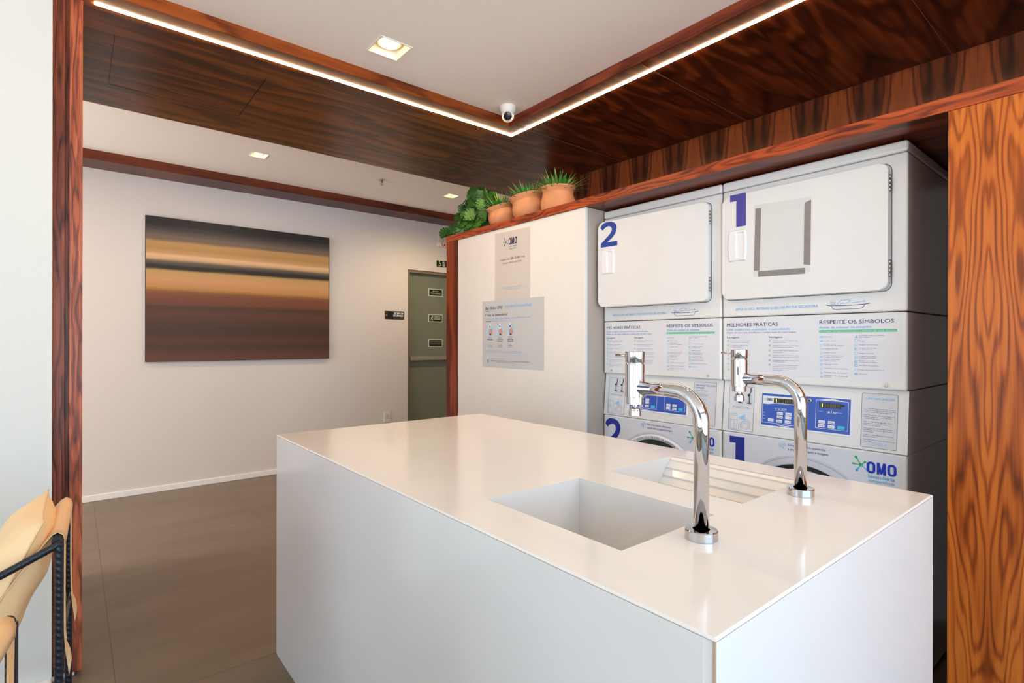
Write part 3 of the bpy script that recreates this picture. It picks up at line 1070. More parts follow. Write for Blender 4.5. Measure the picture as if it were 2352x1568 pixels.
    sc = [('Sacudir bem as roupas antes de secar-las evita que', 'as peças fiquem amassadas.'), ('Durante o processo, evite abrir a porta da secadora', 'para suas roupas secarem adequadamente.'),
          ('Não sobrecarregue a secadora, suas peças precisam', 'de espaço para girar.'), ('Para secar peças volumosas, permaneça no ambiente', 'e garanta que estejam girando para evitar queimá-las.'),
          ('Não é permitido secar, pendurar ou tamanhos Queen', 'ou King nestas máquinas.'), ('Ao abrir a porta para retirar a roupa, tire seu filtro', 'felpo do filtro antes de usá-la. Isso previne que as', 'roupas saiam com fiapos da máquina e garante a', 'higiene do processo.')]
    for k, ls in enumerate(sc):
        d.para(ls, .2215, (1.2930, 1.2725, 1.2520, 1.2325, 1.2125, 1.1930)[k], .0036, .0068, .92)
    s1 = ['Não lavar', 'Lavagem manual', 'Lavagem manual', 'Lavagem delicada', 'Lavagem à seco', 'Lavagem à seco com todos', 'Lavagem à seco com', 'Não lavar à seco', 'Permitido o uso de alvejante', 'Proibido o uso de alvejante', 'Permitido o uso de alvejante']
    s1b = {2: 'ou por meio de máquinas.', 5: 'os tipos de solventes', 6: 'hidrocarboneto', 10: 'com cloro'}
    v1 = [1.3075, 1.2925, 1.2800, 1.2625, 1.2475, 1.2360, 1.2215, 1.2030, 1.1870, 1.1715, 1.1590]
    for k, s in enumerate(s1):
        d.text(s, .417, v1[k], .0037, w=.0029 * len(s))
        if k in s1b:
            d.text(s1b[k], .417, v1[k] - .0058, .0037, w=.0029 * len(s1b[k]))
    s2 = ['Permitido o uso de alvejante', 'Secagem', 'Secagem na horizontal', 'Secagem na vertical', 'Secagem em varal', 'Secagem na secadora', 'Secagem na secadora', 'Não secar na secadora', 'Passar à temperatura máxima', 'Não passar']
    s2b = {0: 'com oxigênio', 3: 'por gotejamento', 5: 'à temperatura baixa', 6: 'à temperatura máxima'}
    v2 = [1.3120, 1.2930, 1.2775, 1.2655, 1.2465, 1.2350, 1.2195, 1.2020, 1.1860, 1.1705]
    for k, s in enumerate(s2):
        d.text(s, .535, v2[k], .0037, w=.0029 * len(s))
        if k in s2b:
            d.text(s2b[k], .535, v2[k] - .0058, .0037, w=.0029 * len(s2b[k]))
    d.build('fine_print_lettering', 'grey_text', lower, fr(.0012))
    d = Dec()
    for z in (1.2940, 1.2730, 1.2530, 1.2335, 1.2140, 1.1930, 1.1675):
        for a in range(5):
            ca, sa = math.cos(R(72 * a + 50)), math.sin(R(72 * a + 50))
            d.line([(.0275 + .0015 * ca, z + .0015 * sa), (.0275 + .0052 * ca, z + .0052 * sa)], .0013)
    for z in (1.2945, 1.2740, 1.2535, 1.2340, 1.2140, 1.1945):
        for a in range(5):
            ca, sa = math.cos(R(72 * a + 50)), math.sin(R(72 * a + 50))
            d.line([(.2085 + .0015 * ca, z + .0015 * sa), (.2085 + .0055 * ca, z + .0055 * sa)], .0013)
    d.build('bullet_print', simple('mint green print', (124, 206, 178), .5), lower, fr(.0012))
    d = Dec()
    v1s = [1.3087, 1.2932, 1.2774, 1.2623, 1.2469, 1.2328, 1.2177, 1.2025, 1.1867, 1.1713, 1.1565]
    for k, z in enumerate(v1s):
        c = .4075
        if k in (0, 2, 3):
            d.line([(c - .006, z + .004), (c - .004, z - .004), (c + .004, z - .004), (c + .006, z + .004)], .0009)
            d.line([(c - .005, z + .002), (c + .005, z + .002)], .0009)
            if k == 0:
                d.line([(c - .005, z - .004), (c + .005, z + .004)], .0009)
                d.line([(c - .005, z + .004), (c + .005, z - .004)], .0009)
        elif k == 1:
            d.poly([(c - .006, z + .002), (c, z + .005), (c + .006, z + .002), (c + .004, z - .003), (c - .004, z - .003)])
        elif k in (4, 5, 6, 7):
            d.arc(c, z, .0045, .0009, n=14)
            if k > 4:
                d.rect(c - .0015, z - .002, c + .0015, z + .002)
        else:
            if k == 8:
                d.line([(c - .004, z - .004), (c, z + .005), (c + .004, z - .004), (c - .004, z - .004)], .0009)
            else:
                d.poly([(c - .005, z - .004), (c + .005, z - .004), (c, z + .005)])
    for k, z in enumerate([1.3081, 1.2940, 1.2786, 1.2638, 1.2480, 1.2336, 1.2178, 1.2034, 1.1873, 1.1725]):
        c = .5255
        if k == 0:
            d.poly([(c - .005, z - .004), (c + .005, z - .004), (c, z + .006)])
        elif k < 8:
            d.frame(c - .0055, z - .0052, c + .0055, z + .0052, .0008, .0009)
            if k == 2:
                d.line([(c - .003, z), (c + .003, z)], .0009)
            if k == 3:
                d.rect(c - .003, z - .003, c, z + .003)
            if k in (5, 6, 7):
                d.arc(c, z, .0034, .0011, n=12)
            if k in (5, 6):
                d.disc(c, z, .0009, 6)
        else:
            d.poly([(c - .007, z - .004), (c + .006, z - .004), (c + .005, z + .004), (c - .003, z + .004)]) if k == 9 else d.line([(c - .007, z - .004), (c + .006, z - .004), (c + .005, z + .004), (c - .003, z + .003), (c - .007, z - .004)], .0009)
    d.build('care_symbol_print', simple('care symbol blue', (150, 206, 246), .5), lower, fr(.0012))

    # ---- console details
    S = slant
    d = Dec()
    d.frame(.025, .9035, .1380, 1.0960, .006, .0016)
    d.frame(.539, .9060, .6525, 1.1030, .006, .0016)
    d.build('recess_outline_seam', simple('grey seam', (150, 150, 158), .5), console, S(.0006))
    m = MB()
    m.prism(rrect(.166, .9345, .5115, 1.0775, .006, 4), 0, .0022, lambda a, b, n_: S(n_)(a, b), .0008, 1)
    m.build('display_bezel', 'plastic', console)
    d = Dec()
    d.rect(.1715, .9425, .5045, 1.0735)
    bp = d.build('control_film', 'panel_blue', console, S(.0026))
    d = Dec()
    d.frame(.175, .9530, .339, 1.0640, .003, .0013)
    d.poly([(.1762, 1.0632), (.3378, 1.0632), (.3378, 1.0350), (.2300, 1.0350), (.2000, 1.0300), (.1762, 1.0300)])
    d.poly([(.205, .9545), (.2330, .9545), (.252, .9475), (.274, .9475), (.300, .9545), (.320, .9545), (.300, .9525), (.274, .9445), (.252, .9445), (.2330, .9530)])
    d.frame(.3835, .9545, .4975, 1.0640, .003, .0013)
    d.poly([(.3950, 1.0640), (.440, 1.0720), (.4850, 1.0640)])
    for i in range(3):
        d.rect(.1775, .968 + .0125 * i, .188 - .002 * (i % 2), .9695 + .0125 * i)
    for i, c in enumerate((.231, .244, .2565, .269)):
        d.line([(c - .003, 1.0175), (c - .002, 1.0125), (c + .002, 1.0125), (c + .003, 1.0175)], .0014)
        d.rect(c - .005, 1.0070, c + .005, 1.0080)
    d.rect(.396, 1.0195, .408, 1.0205)
    d.rect(.4400, 1.0180 - .004, .4410, 1.0180 + .010)
    d.rect(.456, 1.0195, .476, 1.0205)
    for c in (.424, .428, .432, .446, .450, .454):
        d.rect(c, 1.0150, c + .0018, 1.0225)
    for (c, z) in ((.248, .9955), (.2815, .9958), (.2475, .9812), (.281, .9815), (.2115, .9658), (.2460, .9645), (.2800, .9645), (.4065, .9805), (.4405, .9808), (.4055, .9655), (.4400, .9650)):
        d.rr(c - .0118, z - .0058, c + .0118, z + .0058, .0018)
    d.build('key_print', 'white_text', console, S(.0030))
    d = Dec()
    d.rr(.3055, .9575, .3295, .9700, .002)
    d.rr(.4620, .9590, .4860, .9715, .002)
    d.build('start_key_print', simple('bright cyan key', (60, 200, 236), .4), console, S(.0033))
    d = Dec()
    for (c, z) in ((.248, .9955), (.2815, .9958), (.2475, .9812), (.281, .9815), (.2115, .9658), (.2460, .9645), (.2800, .9645), (.4065, .9805), (.4405, .9808), (.4055, .9655), (.4400, .9650)):
        d.rect(c - .0085, z - .0016, c + .0085, z + .0002)
    d.text('LAVADORA', .263, .9492, .0022, w=.020, center=True)
    d.text('SECADORA', .440, 1.0655, .0022, w=.020, center=True)
    d.build('key_lettering', simple('muted blue print', (116, 136, 190), .5), console, S(.0034))
    d = Dec()
    d.rect(.2210, 1.0370, .3120, 1.0565)
    d.rect(.3960, 1.0355, .4730, 1.0540)
    d.rect(.4735, 1.0440, .4840, 1.0520)
    for c, z in ((.231, 1.0215), (.244, 1.0215), (.2565, 1.0215), (.269, 1.0215), (.431, 1.0270), (.446, 1.0270)):
        d.disc(c, z, .0016, 8)
    d.build('display_print', 'display', console, S(.0032))
    d = Dec()
    for x0, n_, z0 in ((.2260, 6, 1.0405), (.4000, 6, 1.0385)):
        for i in range(n_):
            c = x0 + i * (.0138 if x0 < .3 else .0117)
            h, w = .0120, .0072
            d.line([(c, z0), (c + w, z0)], .0011)
            d.line([(c, z0 + h / 2), (c + w, z0 + h / 2)], .0011)
            d.line([(c, z0 + h), (c + w, z0 + h)], .0011)
            d.line([(c, z0), (c, z0 + h)], .0011)
            if i:
                d.line([(c + w, z0), (c + w, z0 + h)], .0011)
    d.build('segment_print', 'segment', console, S(.0036))
    d = Dec()
    d.line([(.2330, 1.0405), (.2330, 1.0525)], .0018)
    d.line([(.4072, 1.0385), (.4072, 1.0505)], .0018)
    d.build('lit_digit_lettering', 'digit_on', console, S(.0038))
    g, b = Dec(), Dec()
    splash(g, b, .1865, 1.0510, .0090)
    g.add(b.v, b.f)
    g.build('logo_drops_print', simple('pale mint print', (150, 214, 186), .5), console, S(.0034))
    d = Dec()
    d.block_name(.1925, 1.0440, .0110, .0220)
    d.build('logo_name', 'navy', console, S(.0034))
    m = MB()
    m.lathe([(.0, .0075), (.0050, .0075), (.0062, .0060), (.0085, .0055), (.0092, .0020), (.0092, 0)], 20, S(.002)(.3605, 1.0580), Matrix.Rotation(R(-90), 4, 'Y'))
    m.build('lock', 'steel', console)
    m = MB()
    m.lathe([(0, .0080), (.0040, .0080), (.0040, .0070)], 14, S(.002)(.3605, 1.0580), Matrix.Rotation(R(-90), 4, 'Y'))
    m.build('keyhole', 'black', console)
    # soap compartment with two levers and a cleaning card
    d = Dec()
    d.rect(.0270, 1.0175, .1365, 1.0940)
    d.build('soap_compartment', simple('shaded compartment plastic', (222, 226, 236), .35), console, S(.0008))
    for u_, col in ((.0800, 'green'), (.1190, 'black')):
        m = MB()
        pth = [S(.006)(u_ + .005, 1.092), S(.007)(u_ + .006, 1.076), S(.008)(u_ - .001, 1.062), S(.009)(u_ + .001, 1.045), S(.009)(u_ + .001, 1.028)]
        m.tube(pth, .0017, 8)
        m.tube([S(.009)(u_ - .008, 1.0265), S(.009)(u_ + .009, 1.0250)], .0022, 8)
        m.lathe([(0, .004), (.0052, .003), (.0052, 0)], 12, S(.006)(u_ - .002, 1.060), Matrix.Rotation(R(-90), 4, 'Y'))
        lv_ = m.build('lever', 'black', console)
        m = MB()
        m.lathe([(0, .003), (.0024, .002), (.0024, 0)], 10, S(.011)(u_ + .007, 1.066 if col == 'green' else 1.026), Matrix.Rotation(R(-90), 4, 'Y'))
        m.build('lever_mark', 'red', lv_)
    d = Dec()
    d.rr(.0275, .9060, .1360, 1.0160, .004)
    d.build('cleaning_card', 'decal_white', console, S(.0012))
    d = Dec()
    d.text('Mantenha a área do sensor', .044, 1.0060, .0038, w=.072)
    d.text('o filtro da dispenser, livre de umidade', .041, 1.0010, .0036, w=.080, bold=.008)
    d.frame(.030, .909, .066, .976, .001, .0008)
    d.line([(.030, .968), (.066, .968)], .0008)
    d.line([(.030, .9495), (.066, .9495)], .0008)
    d.frame(.036, .909, .054, .946, .001, .0008)
    d.arc(.103, .928, .0215, .0010, -40, 215, n=24)
    d.arc(.103, .928, .0170, .0008, -60, 235, n=24)
    d.arc(.103, .928, .0115, .0006, 0, 360, n=20)
    d.line([(.074, .910), (.074, .934), (.084, .934)], .0009)
    d.line([(.098, .976), (.104, .958), (.118, .952), (.133, .936)], .0009)
    d.build('card_drawing_print', simple('slate line print', (120, 122, 150), .5), console, S(.0016))
    d = Dec()
    d.poly([(.068, .9580), (.096, .9740), (.103, .9500)])
    d.build('card_spray', simple('spray blue print', (150, 204, 244), .5), console, S(.0015))
    # right-hand poster on the console
    d = Dec()
    d.rr(.5415, .9085, .6500, 1.1005, .005)
    d.build('console_notice', simple('grey notice film', (214, 216, 222), .35, vary=.01), console, S(.0010))
    d, e = Dec(), Dec()
    if digit == 1:
        d.text('Lava com atenção', .553, 1.0800, .0095, w=.088, shear=.3, bold=.006)
        paras = [('Lave roupas de maior encardimento por meio', 'compatível, consulte seu agendamento, pois', 'a concluir antes do horário agendado.'), ('Caso, no período, não possa realizar sua', 'lavagem, cancele para outro uso após', 'o horário programado.'),
                 ('Não, no dosar do agendamento, diário,', 'máquina de sua roupa ao cuidar a', 'concluindo seu agendar.'), ('Evite o bloqueio da máquina, consulte o', 'agendamento no compasso até o horário', 'de concluindo.'),
                 ('O máximo tempo disponível para secar os', 'itens agendados.'), ('É possível utilizar outras as máquinas no', 'mesmo tempo.')]
    else:
        d.text('Regras de ouro', .548, 1.0600, .0070, w=.060, bold=.006)
        e.text('MELHORES PRÁTICAS', .548, 1.0830, .0070, w=.098, bold=.004)
        e.text('LAVAGEM', .548, 1.0720, .0070, w=.042, bold=.004)
        paras = [('Roupas escuras podem manchar', 'as claras, separe-as antes', 'de lavar.'), ('Para peças delicadas use', 'saquinhos próprios.'), ('Esvazie todos os bolsos', 'antes da lavagem.'), ('Não misture tapetes e tênis', 'com roupas.'), ('Não lave peças com cola,', 'tinta ou graxa.'), ('Dosagem automática de', 'sabão e amaciante.')]
    z = 1.0450 if digit == 1 else 1.0450
    for ps in paras:
        for s in ps:
            w = min(.0024 * len(s), .098)
            e.text(s, .548, z, .0034, w=w)
            z -= .0062
        z -= .0050
    for i, c in enumerate((.572, .585)):
        d.arc(c, .9225, .0045, .0009, n=14)
    d.frame(.594, .9190, .604, .9260, .001, .0009)
    d.frame(.607, .9190, .619, .9260, .001, .0009)
    d.build('notice_blue_lettering', 'sky_text', console, S(.0014))
    e.build('notice_lettering', simple('indigo fine print', (92, 94, 150), .5), console, S(.0014))

    # ---- washer front
    d = Dec()
    d.rr(.012, .10, .664, .888, .012)
    wf = d.build('front_sheet', simple('white front film', (224, 228, 238), .3, vary=.01), t, fr(.0004))
    d = Dec()
    if digit == 1:
        digit_one(d, .0345, .700, .068, .177, .16)
    else:
        digit_two(d, .0130, .720, .108, .158)
    d.build('number_decal', 'navy', wf, fr(.0012))
    d = Dec()
    c, z = .262, .868
    for i in range(3):
        zz = z + .006 - .006 * i
        L = (.016, .022, .014)[i]
        d.line([(c - .014, zz), (c - .014 + L, zz)], .0016)
        d.arc(c - .014 + L, zz + (.0035 if i < 2 else -.0035), .0035, .0016, -90 if i < 2 else 90, 120 if i < 2 else -120, n=10)
    d.build('wind_symbol_print', simple('light blue line print', (110, 172, 228), .5), wf, fr(.0012))
    d = Dec()
    d.text('Evite mau cheiro, mantenha', .283, .8690, .0090, w=.140)
    d.text('a porta aberta após a lavagem', .283, .8530, .0090, w=.149)
    d.build('advice_lettering', 'navy_text', wf, fr(.0012))
    g, b = Dec(), Dec()
    splash(g, b, .542, .8395, .034)
    for i in range(7):
        b.disc(.545 + .004 * i, .822 - .003 * (i % 3), .0008, 6)
    g.build('logo_drops_green', 'green', wf, fr(.0012))
    b.build('logo_drops_blue', 'cyan_text', wf, fr(.0013))
    d = Dec()
    d.block_name(.5605, .8140, .0425, .0915)
    d.build('logo_name', 'omo_blue', wf, fr(.0015))
    d = Dec()
    d.text('lavanderia', .5660, .7975, .0125, w=.081, bold=.014)
    d.text('compartilhada', .5660, .7830, .0110, w=.081)
    d.build('logo_lettering', 'cyan_text', wf, fr(.0012))
    # round door
    cu, cz = .340, .565
    ax = Matrix.Rotation(R(-90), 4, 'Y')
    m = MB()
    if digit == 1:
        m.lathe([(.272, .0), (.270, .003), (.264, .004), (.262, .002), (.258, .004), (.250, .010), (.240, .012), (.236, .006), (.236, 0)], 72, (0, -cu, cz), ax)
    else:
        m.lathe([(.274, .0), (.273, .003), (.268, .005), (.264, .004), (.264, 0)], 72, (0, -cu, cz), ax)
    ring = m.build('washer_door_ring', 'trim_grey', t)
    m = MB()
    if digit == 1:
        m.lathe([(.2375, .001), (.2375, .004), (.2190, .006), (.2190, .001)], 72, (0, -cu, cz), ax)
        m.build('door_gasket', 'rubber', ring)
        rim = [(.2195, .001), (.219, .020), (.205, .028), (.190, .030), (.170, .026), (.165, .010)]
    else:
        rim = [(.2640, .001), (.263, .010), (.256, .014), (.246, .014), (.238, .008)]
    wd = MB().lathe(rim, 72, (0, -cu, cz), ax).build('washer_door', 'plastic', t)
    rg = .168 if digit == 1 else .2385
    m = MB()
    m.lathe([(rg, .010), (rg - .02, .004), (.12, .012), (.06, .016), (0.001, .018)], 72, (0, -cu, cz), ax)
    m.build('door_glass', 'green_glass', wd)
    # lettering round the rim
    d = Dec()
    txt = 'VERIFIQUE E RETIRE SEUS OBJETOS DA BORRACHA APÓS O USO'
    rt = .202 if digit == 1 else .2455
    per = 2.05 if digit == 1 else 1.75
    for i, ch in enumerate(txt):
        if ch == ' ':
            continue
        a = R(90 + (len(txt) / 2 - i - .5) * per)
        vs, fs = text_geo(ch, 0.0)
        k = .0085 / CAP
        xm = (min(v[0] for v in vs) + max(v[0] for v in vs)) / 2
        ca, sa = math.cos(a - math.pi / 2), math.sin(a - math.pi / 2)
        pu, pv = cu + rt * math.cos(a), cz + rt * math.sin(a)
        d.add([(pu + ((v[0] - xm) * k * ca - v[1] * k * sa), pv + ((v[0] - xm) * k * sa + v[1] * k * ca)) for v in vs], fs)
    d.build('rim_lettering', 'navy_text', wd, fr(.0305 if digit == 1 else .0150))
    # feet
    m = MB()
    for a in (.06, dep - .06):
        for b_ in (.06, W - .06):
            m2 = MB().lathe([(.02, 0), (.02, .012), (.008, .014), (.008, .028)], 14, (a, -b_, 0), cap=True)
            m2.build('foot', 'rubber', t)
    return t, door, dfn


m1, door1, dfn1 = make_machine(1.2435, 1, 0.0, 'white stacked laundry machine numbered 1, nearest the orange wooden panel')
m2, door2, dfn2 = make_machine(1.9325, 2, 3.6, 'white stacked laundry machine numbered 2, beside the plain white cabinet')

# film pocket held with grey tape on machine 1's upper door
t = thing('plastic_pocket', 'clear sheet with three strips of grey tape on machine 1 upper door', 'plastic sheet', (D - .0290, 1.2435, 0))
ff = lambda n: (lambda u, v: (-n, -u, v))
m, nt, p = base_mat('clear film')
p.inputs['Base Color'].default_value = (*lin((226, 226, 226)), 1)
p.inputs['Roughness'].default_value = 0.2
p.inputs['Alpha'].default_value = 0.22
d = Dec()
d.poly([(.1525, 1.5620), (.3760, 1.5600), (.3800, 1.8530), (.1560, 1.8620)])
d.build('film', m, t, ff(.0001))
for pts in ([(.1617, 1.8467), (.1850, 1.8440), (.1785, 1.5857), (.1555, 1.5880)], [(.3560, 1.8330), (.3795, 1.8400), (.3770, 1.5875), (.3530, 1.5920)], [(.1730, 1.5840), (.3570, 1.5790), (.3570, 1.5565), (.1740, 1.5600)]):
    MB().prism(pts, .0002, .0005, lambda a, b, n_: (-n_, -a, b)).build('tape_strip', 'tape', t)

# ------------------------------------------------------------------ island with two basins
IX0, IX1, IY0, IY1, IZ = .6475, 1.6885, .369, 2.325, .902
t = thing('laundry_island', 'large white quartz island with two sunken basins', 'island', (IX0, IY0, 0))
lx = lambda x: x - IX0
ly = lambda y: y - IY0
S1 = (.785, 1.110, .636, 1.0505)
S2 = (1.240, 1.5685, .638, 1.0530)
xs = [IX0 + .003, S1[0], S1[1], S2[0], S2[1], IX1 - .003]
ys = [IY0 + .003, .636, .638, 1.0505, 1.0530, IY1 - .003]
m = MB()
for i in range(5):
    for k in range(5):
        cx, cy = (xs[i] + xs[i + 1]) / 2, (ys[k] + ys[k + 1]) / 2
        if any(s[0] < cx < s[1] and s[2] < cy < s[3] for s in (S1, S2)):
            continue
        m.add([(lx(xs[i]), ly(ys[k]), IZ), (lx(xs[i + 1]), ly(ys[k]), IZ), (lx(xs[i + 1]), ly(ys[k + 1]), IZ), (lx(xs[i]), ly(ys[k + 1]), IZ)], [(0, 1, 2, 3)])
# chamfer and slab edge
c = .003
a0, a1, b0, b1 = 0, IX1 - IX0, 0, IY1 - IY0
inner = [(c, c), (a1 - c, c), (a1 - c, b1 - c), (c, b1 - c)]
outer = [(a0, b0), (a1, b0), (a1, b1), (a0, b1)]
vs = [(x, y, IZ) for x, y in inner] + [(x, y, IZ - c) for x, y in outer] + [(x, y, IZ - .0042) for x, y in outer]
m.add(vs, [(i, 4 + i, 4 + (i + 1) % 4, (i + 1) % 4) for i in range(4)] + [(4 + i, 8 + i, 8 + (i + 1) % 4, 4 + (i + 1) % 4) for i in range(4)])
top = m.build('countertop', 'quartz', t)
m = MB()
pl = .018
m.box(0, pl, pl, b1 - pl, 0.0, IZ - .0052)
m.build('side_panel', 'quartz', t)
m = MB()
m.box(a1 - pl, a1, pl, b1 - pl, 0.0, IZ - .0052)
m.build('side_panel', 'quartz', t)
m = MB()
m.box(.0022, a1 - .0022, 0, pl, 0.0, IZ - .0052)
m.build('end_panel', 'quartz', t)
m = MB()
m.box(.0022, a1 - .0022, b1 - pl, b1, 0.0, IZ - .0052)
m.build('end_panel', 'quartz', t)
m = MB()
m.box(.0012, a1 - .0012, .0012, b1 - .0012, IZ - .0056, IZ - .0040)
m.box(.0008, .004, .0008, .004, 0.0, IZ - .004)
m.box(a1 - .004, a1 - .0008, .0008, .004, 0.0, IZ - .004)
# cut the joint board where the basins are: only a rim
jm = MB()
e_ = IZ - .0056, IZ - .0040
jm.box(.0012, .016, .0012, b1 - .0012, *e_)
jm.box(a1 - .016, a1 - .0012, .0012, b1 - .0012, *e_)
jm.box(.016, a1 - .016, .0012, .016, *e_)
jm.box(.016, a1 - .016, b1 - .016, b1 - .0012, *e_)
jm.box(.0008, .0046, .0008, .0046, 0.0, IZ - .004)
jm.box(a1 - .0046, a1 - .0008, .0008, .0046, 0.0, IZ - .004)
jm.build('joint_trim', 'quartz_edge', t)


def basin_faces(m, s, zb):
    x0, x1, y0, y1 = lx(s[0]), lx(s[1]), ly(s[2]), ly(s[3])
    m.add([(x0, y0, IZ), (x1, y0, IZ), (x1, y1, IZ), (x0, y1, IZ), (x0, y0, zb), (x1, y0, zb), (x1, y1, zb), (x0, y1, zb)],
          [(0, 4, 5, 1), (1, 5, 6, 2), (2, 6, 7, 3), (3, 7, 4, 0), (4, 7, 6, 5)])


m = MB()
basin_faces(m, S1, .60)
bs = m.build('wash_basin', 'quartz', t)
MB().lathe([(0, .004), (.018, .004), (.028, .002), (.030, 0)], 24, (lx(.95), ly(.84), .6005)).build('drain', 'steel', bs)
m = MB()
basin_faces(m, S2, .60)
bs = m.build('wash_basin', 'quartz', t)
m = MB()
prof = [(S2[1], IZ - .001)]
x, z = S2[1] - .001, IZ - .002
steps = [(1.5660, .9000), (1.5530, .8935), (1.5530, .8890), (1.5300, .8715), (1.5300, .8660), (1.5120, .8490), (1.5120, .8430), (1.490, .826), (1.490, .820), (1.466, .802), (1.466, .796), (1.442, .778), (1.442, .772), (1.418, .754), (1.418, .748), (1.394, .730), (1.394, .724), (1.370, .706), (1.37, .60), (S2[1] - .0005, .60)]
y0, y1 = ly(S2[2]) + .0005, ly(S2[3]) - .0005
vs = [(lx(a), y0, b) for a, b in steps] + [(lx(a), y1, b) for a, b in steps]
n = len(steps)
m.add(vs, [(i, i + 1, n + i + 1, n + i) for i in range(n - 1)])
m.build('washboard', 'quartz', bs)


# ------------------------------------------------------------------ faucets
def make_faucet(x, y, label):
    t = thing('faucet', label, 'faucet', (x, y, IZ))
    MB().lathe([(.0, .0), (.0305, .0), (.0315, .001), (.0315, .017), (.0300, .0185), (.0165, .0185), (.0165, .014)], 48, cap=False).build('base_flange', 'chrome', t)
    z1 = .286          # axis height of the horizontal run
    rb = .060
    pts = [(0, 0, .015), (0, 0, z1 - rb)]
    for i in range(1, 13):
        a = R(90 * i / 12)
        pts.append((0, rb - rb * math.cos(a), z1 - rb + rb * math.sin(a)))
    hy = .162
    pts.append((0, hy - .010, z1))
    MB().tube(pts, .0148, 32).build('spout_tube', 'chrome', t)
    m = MB()
    m.lathe([(.0, .268), (.0205, .268), (.0213, .269), (.0213, .3395), (.0205, .3405), (.0195, .3405), (.0195, .3425), (.0213, .3425), (.0217, .3435), (.0217, .3660), (.0208, .3672), (.0, .3672)], 48, (0, hy, -.001))
    hd = m.build('valve_body', 'chrome', t)
    m = MB()
    m.lathe([(.0, .2505), (.0180, .2505), (.0190, .2515), (.0190, .2660), (.0213, .2672), (.0213, .2690), (0, .269)], 40, (0, hy, -.001))
    m.build('collar', 'chrome', hd)
    m = MB()
    m.lathe([(0, .2245), (.0125, .2245), (.0135, .2255), (.0135, .2370), (.0122, .2382), (.0122, .2405), (.0095, .2440), (.0060, .2465), (.0055, .2520)], 32, (0, hy, -.001))
    m.build('aerator', 'chrome', hd)
    m = MB()
    m.tube([(0, hy + .018, .3565), (0, hy + .053, .3565)], [.0036, .0036], 14)
    m.build('handle', 'chrome', hd)
    return t


fc = make_faucet(.959, .5775, 'chrome arched faucet at the front basin of the island')
fc2 = copy_tree(fc)
fc2.location = (1.428, .5830, IZ)
fc2['label'] = 'chrome arched faucet behind, at the ribbed washboard basin'
for o in (fc, fc2):
    o['group'] = 'faucets on the island'

# ------------------------------------------------------------------ back wall: picture, door, signs, socket
t = thing('canvas_picture', 'wide abstract canvas with blurred brown and tan stripes', 'picture', (.4635, YW, 1.109))
MB().box(0, 1.557, -.031, -.001, 0, 1.234).build('canvas_edge', 'art_edge', t)
MB().box(.004, 1.553, -.0325, -.031, .004, 1.230).build('canvas_print', 'art', t)

t = struct(MB().box(2.965, 3.83, YW + .055, YW + .10, .005, 2.072, .002).build('door_1', 'door'), 'grey green fire door at the back of the corridor', 'door')
fr_ = MB()
fr_.box(2.9315, 2.965, YW + .012, YW + .118, 0, 2.104)
fr_.box(3.83, 3.8595, YW + .012, YW + .118, 0, 2.104)
fr_.box(2.965, 3.83, YW + .012, YW + .118, 2.075, 2.104)
struct(fr_.build('door_frame_1', 'door_frame'))
o = MB().box(2.975, 3.80, YW + .005, YW + .050, 1.066, 1.112, .004).build('push_bar', simple('grey push bar', (138, 134, 124), .35))
o.parent = t


def wall_sign(name, x0, z0, x1, z1, label, y=YW, border=.008, edge='sign_edge', face='sign_black', th=.004):
    t = thing(name, label, 'sign', (x0, y, z0))
    w, h = x1 - x0, z1 - z0
    MB().box(0, w, -th, -.0002, 0, h, .0005).build('plate', edge, t)
    MB().box(border, w - border, -th - .0006, -th + .0002, border, h - border).build('face', face, t)
    return t, w, h, (lambda u, v: (u, -th - .0012, v))


t, w, h, fn = wall_sign('stair_sign', 2.6485, 1.5325, 2.884, 1.6215, 'black plaque reading ESCADA DE SEGURANÇA left of the grey door', border=.002, edge='sign_black')
d = Dec()
d.text('ESCADA DE', .225, .056, .020, w=.112, bold=.03, right=True)
d.text('SEGURANÇA', .225, .030, .020, w=.124, bold=.03, right=True)
for i in range(14):
    d.disc(.108 + .0085 * i, .0165, .0016, 6)
    if i % 3:
        d.disc(.108 + .0085 * i, .0115, .0016, 6)
d.build('lettering', 'white_text', t, fn)
d = Dec()
d.frame(.010, .024, .030, .078, .002, .0015)
d.rect(.013, .036, .027, .054)
d.build('symbol', simple('tan symbol', (150, 120, 90), .5), t, fn)

SY = YW + .055
t, w, h, fn = wall_sign('door_sign', 3.235, 1.821, 3.425, 1.910, 'top black sign on the grey door reading ESCADA PRESSURIZADA', y=SY)
d = Dec()
d.text('ESCADA', w / 2, .052, .016, w=.078, bold=.02, center=True)
d.text('PRESSURIZADA', w / 2, .028, .015, w=.142, bold=.02, center=True)
d.build('lettering', simple('pale lettering', (170, 186, 160), .5), t, fn)
t, w, h, fn = wall_sign('door_sign', 3.235, 1.516, 3.425, 1.605, 'middle black sign on the grey door, running figure and APERTE E EMPURRE', y=SY)
d = Dec()
d.text('APERTE E', .120, .052, .017, w=.088, bold=.02, center=True)
d.text('EMPURRE', .120, .027, .017, w=.088, bold=.02, center=True)
def runner(d, u, v, s):
    d.disc(u + .012 * s, v + .058 * s, .007 * s, 10)
    d.line([(u + .008 * s, v + .048 * s), (u, v + .028 * s)], .011 * s)
    d.line([(u, v + .028 * s), (u + .014 * s, v + .018 * s), (u + .010 * s, v)], .006 * s)
    d.line([(u, v + .028 * s), (u - .006 * s, v + .012 * s), (u - .020 * s, v + .010 * s)], .006 * s)
    d.line([(u + .008 * s, v + .045 * s), (u + .022 * s, v + .034 * s)], .005 * s)
    d.line([(u + .006 * s, v + .046 * s), (u - .010 * s, v + .040 * s), (u - .014 * s, v + .030 * s)], .005 * s)
runner(d, .040, .014, .95)
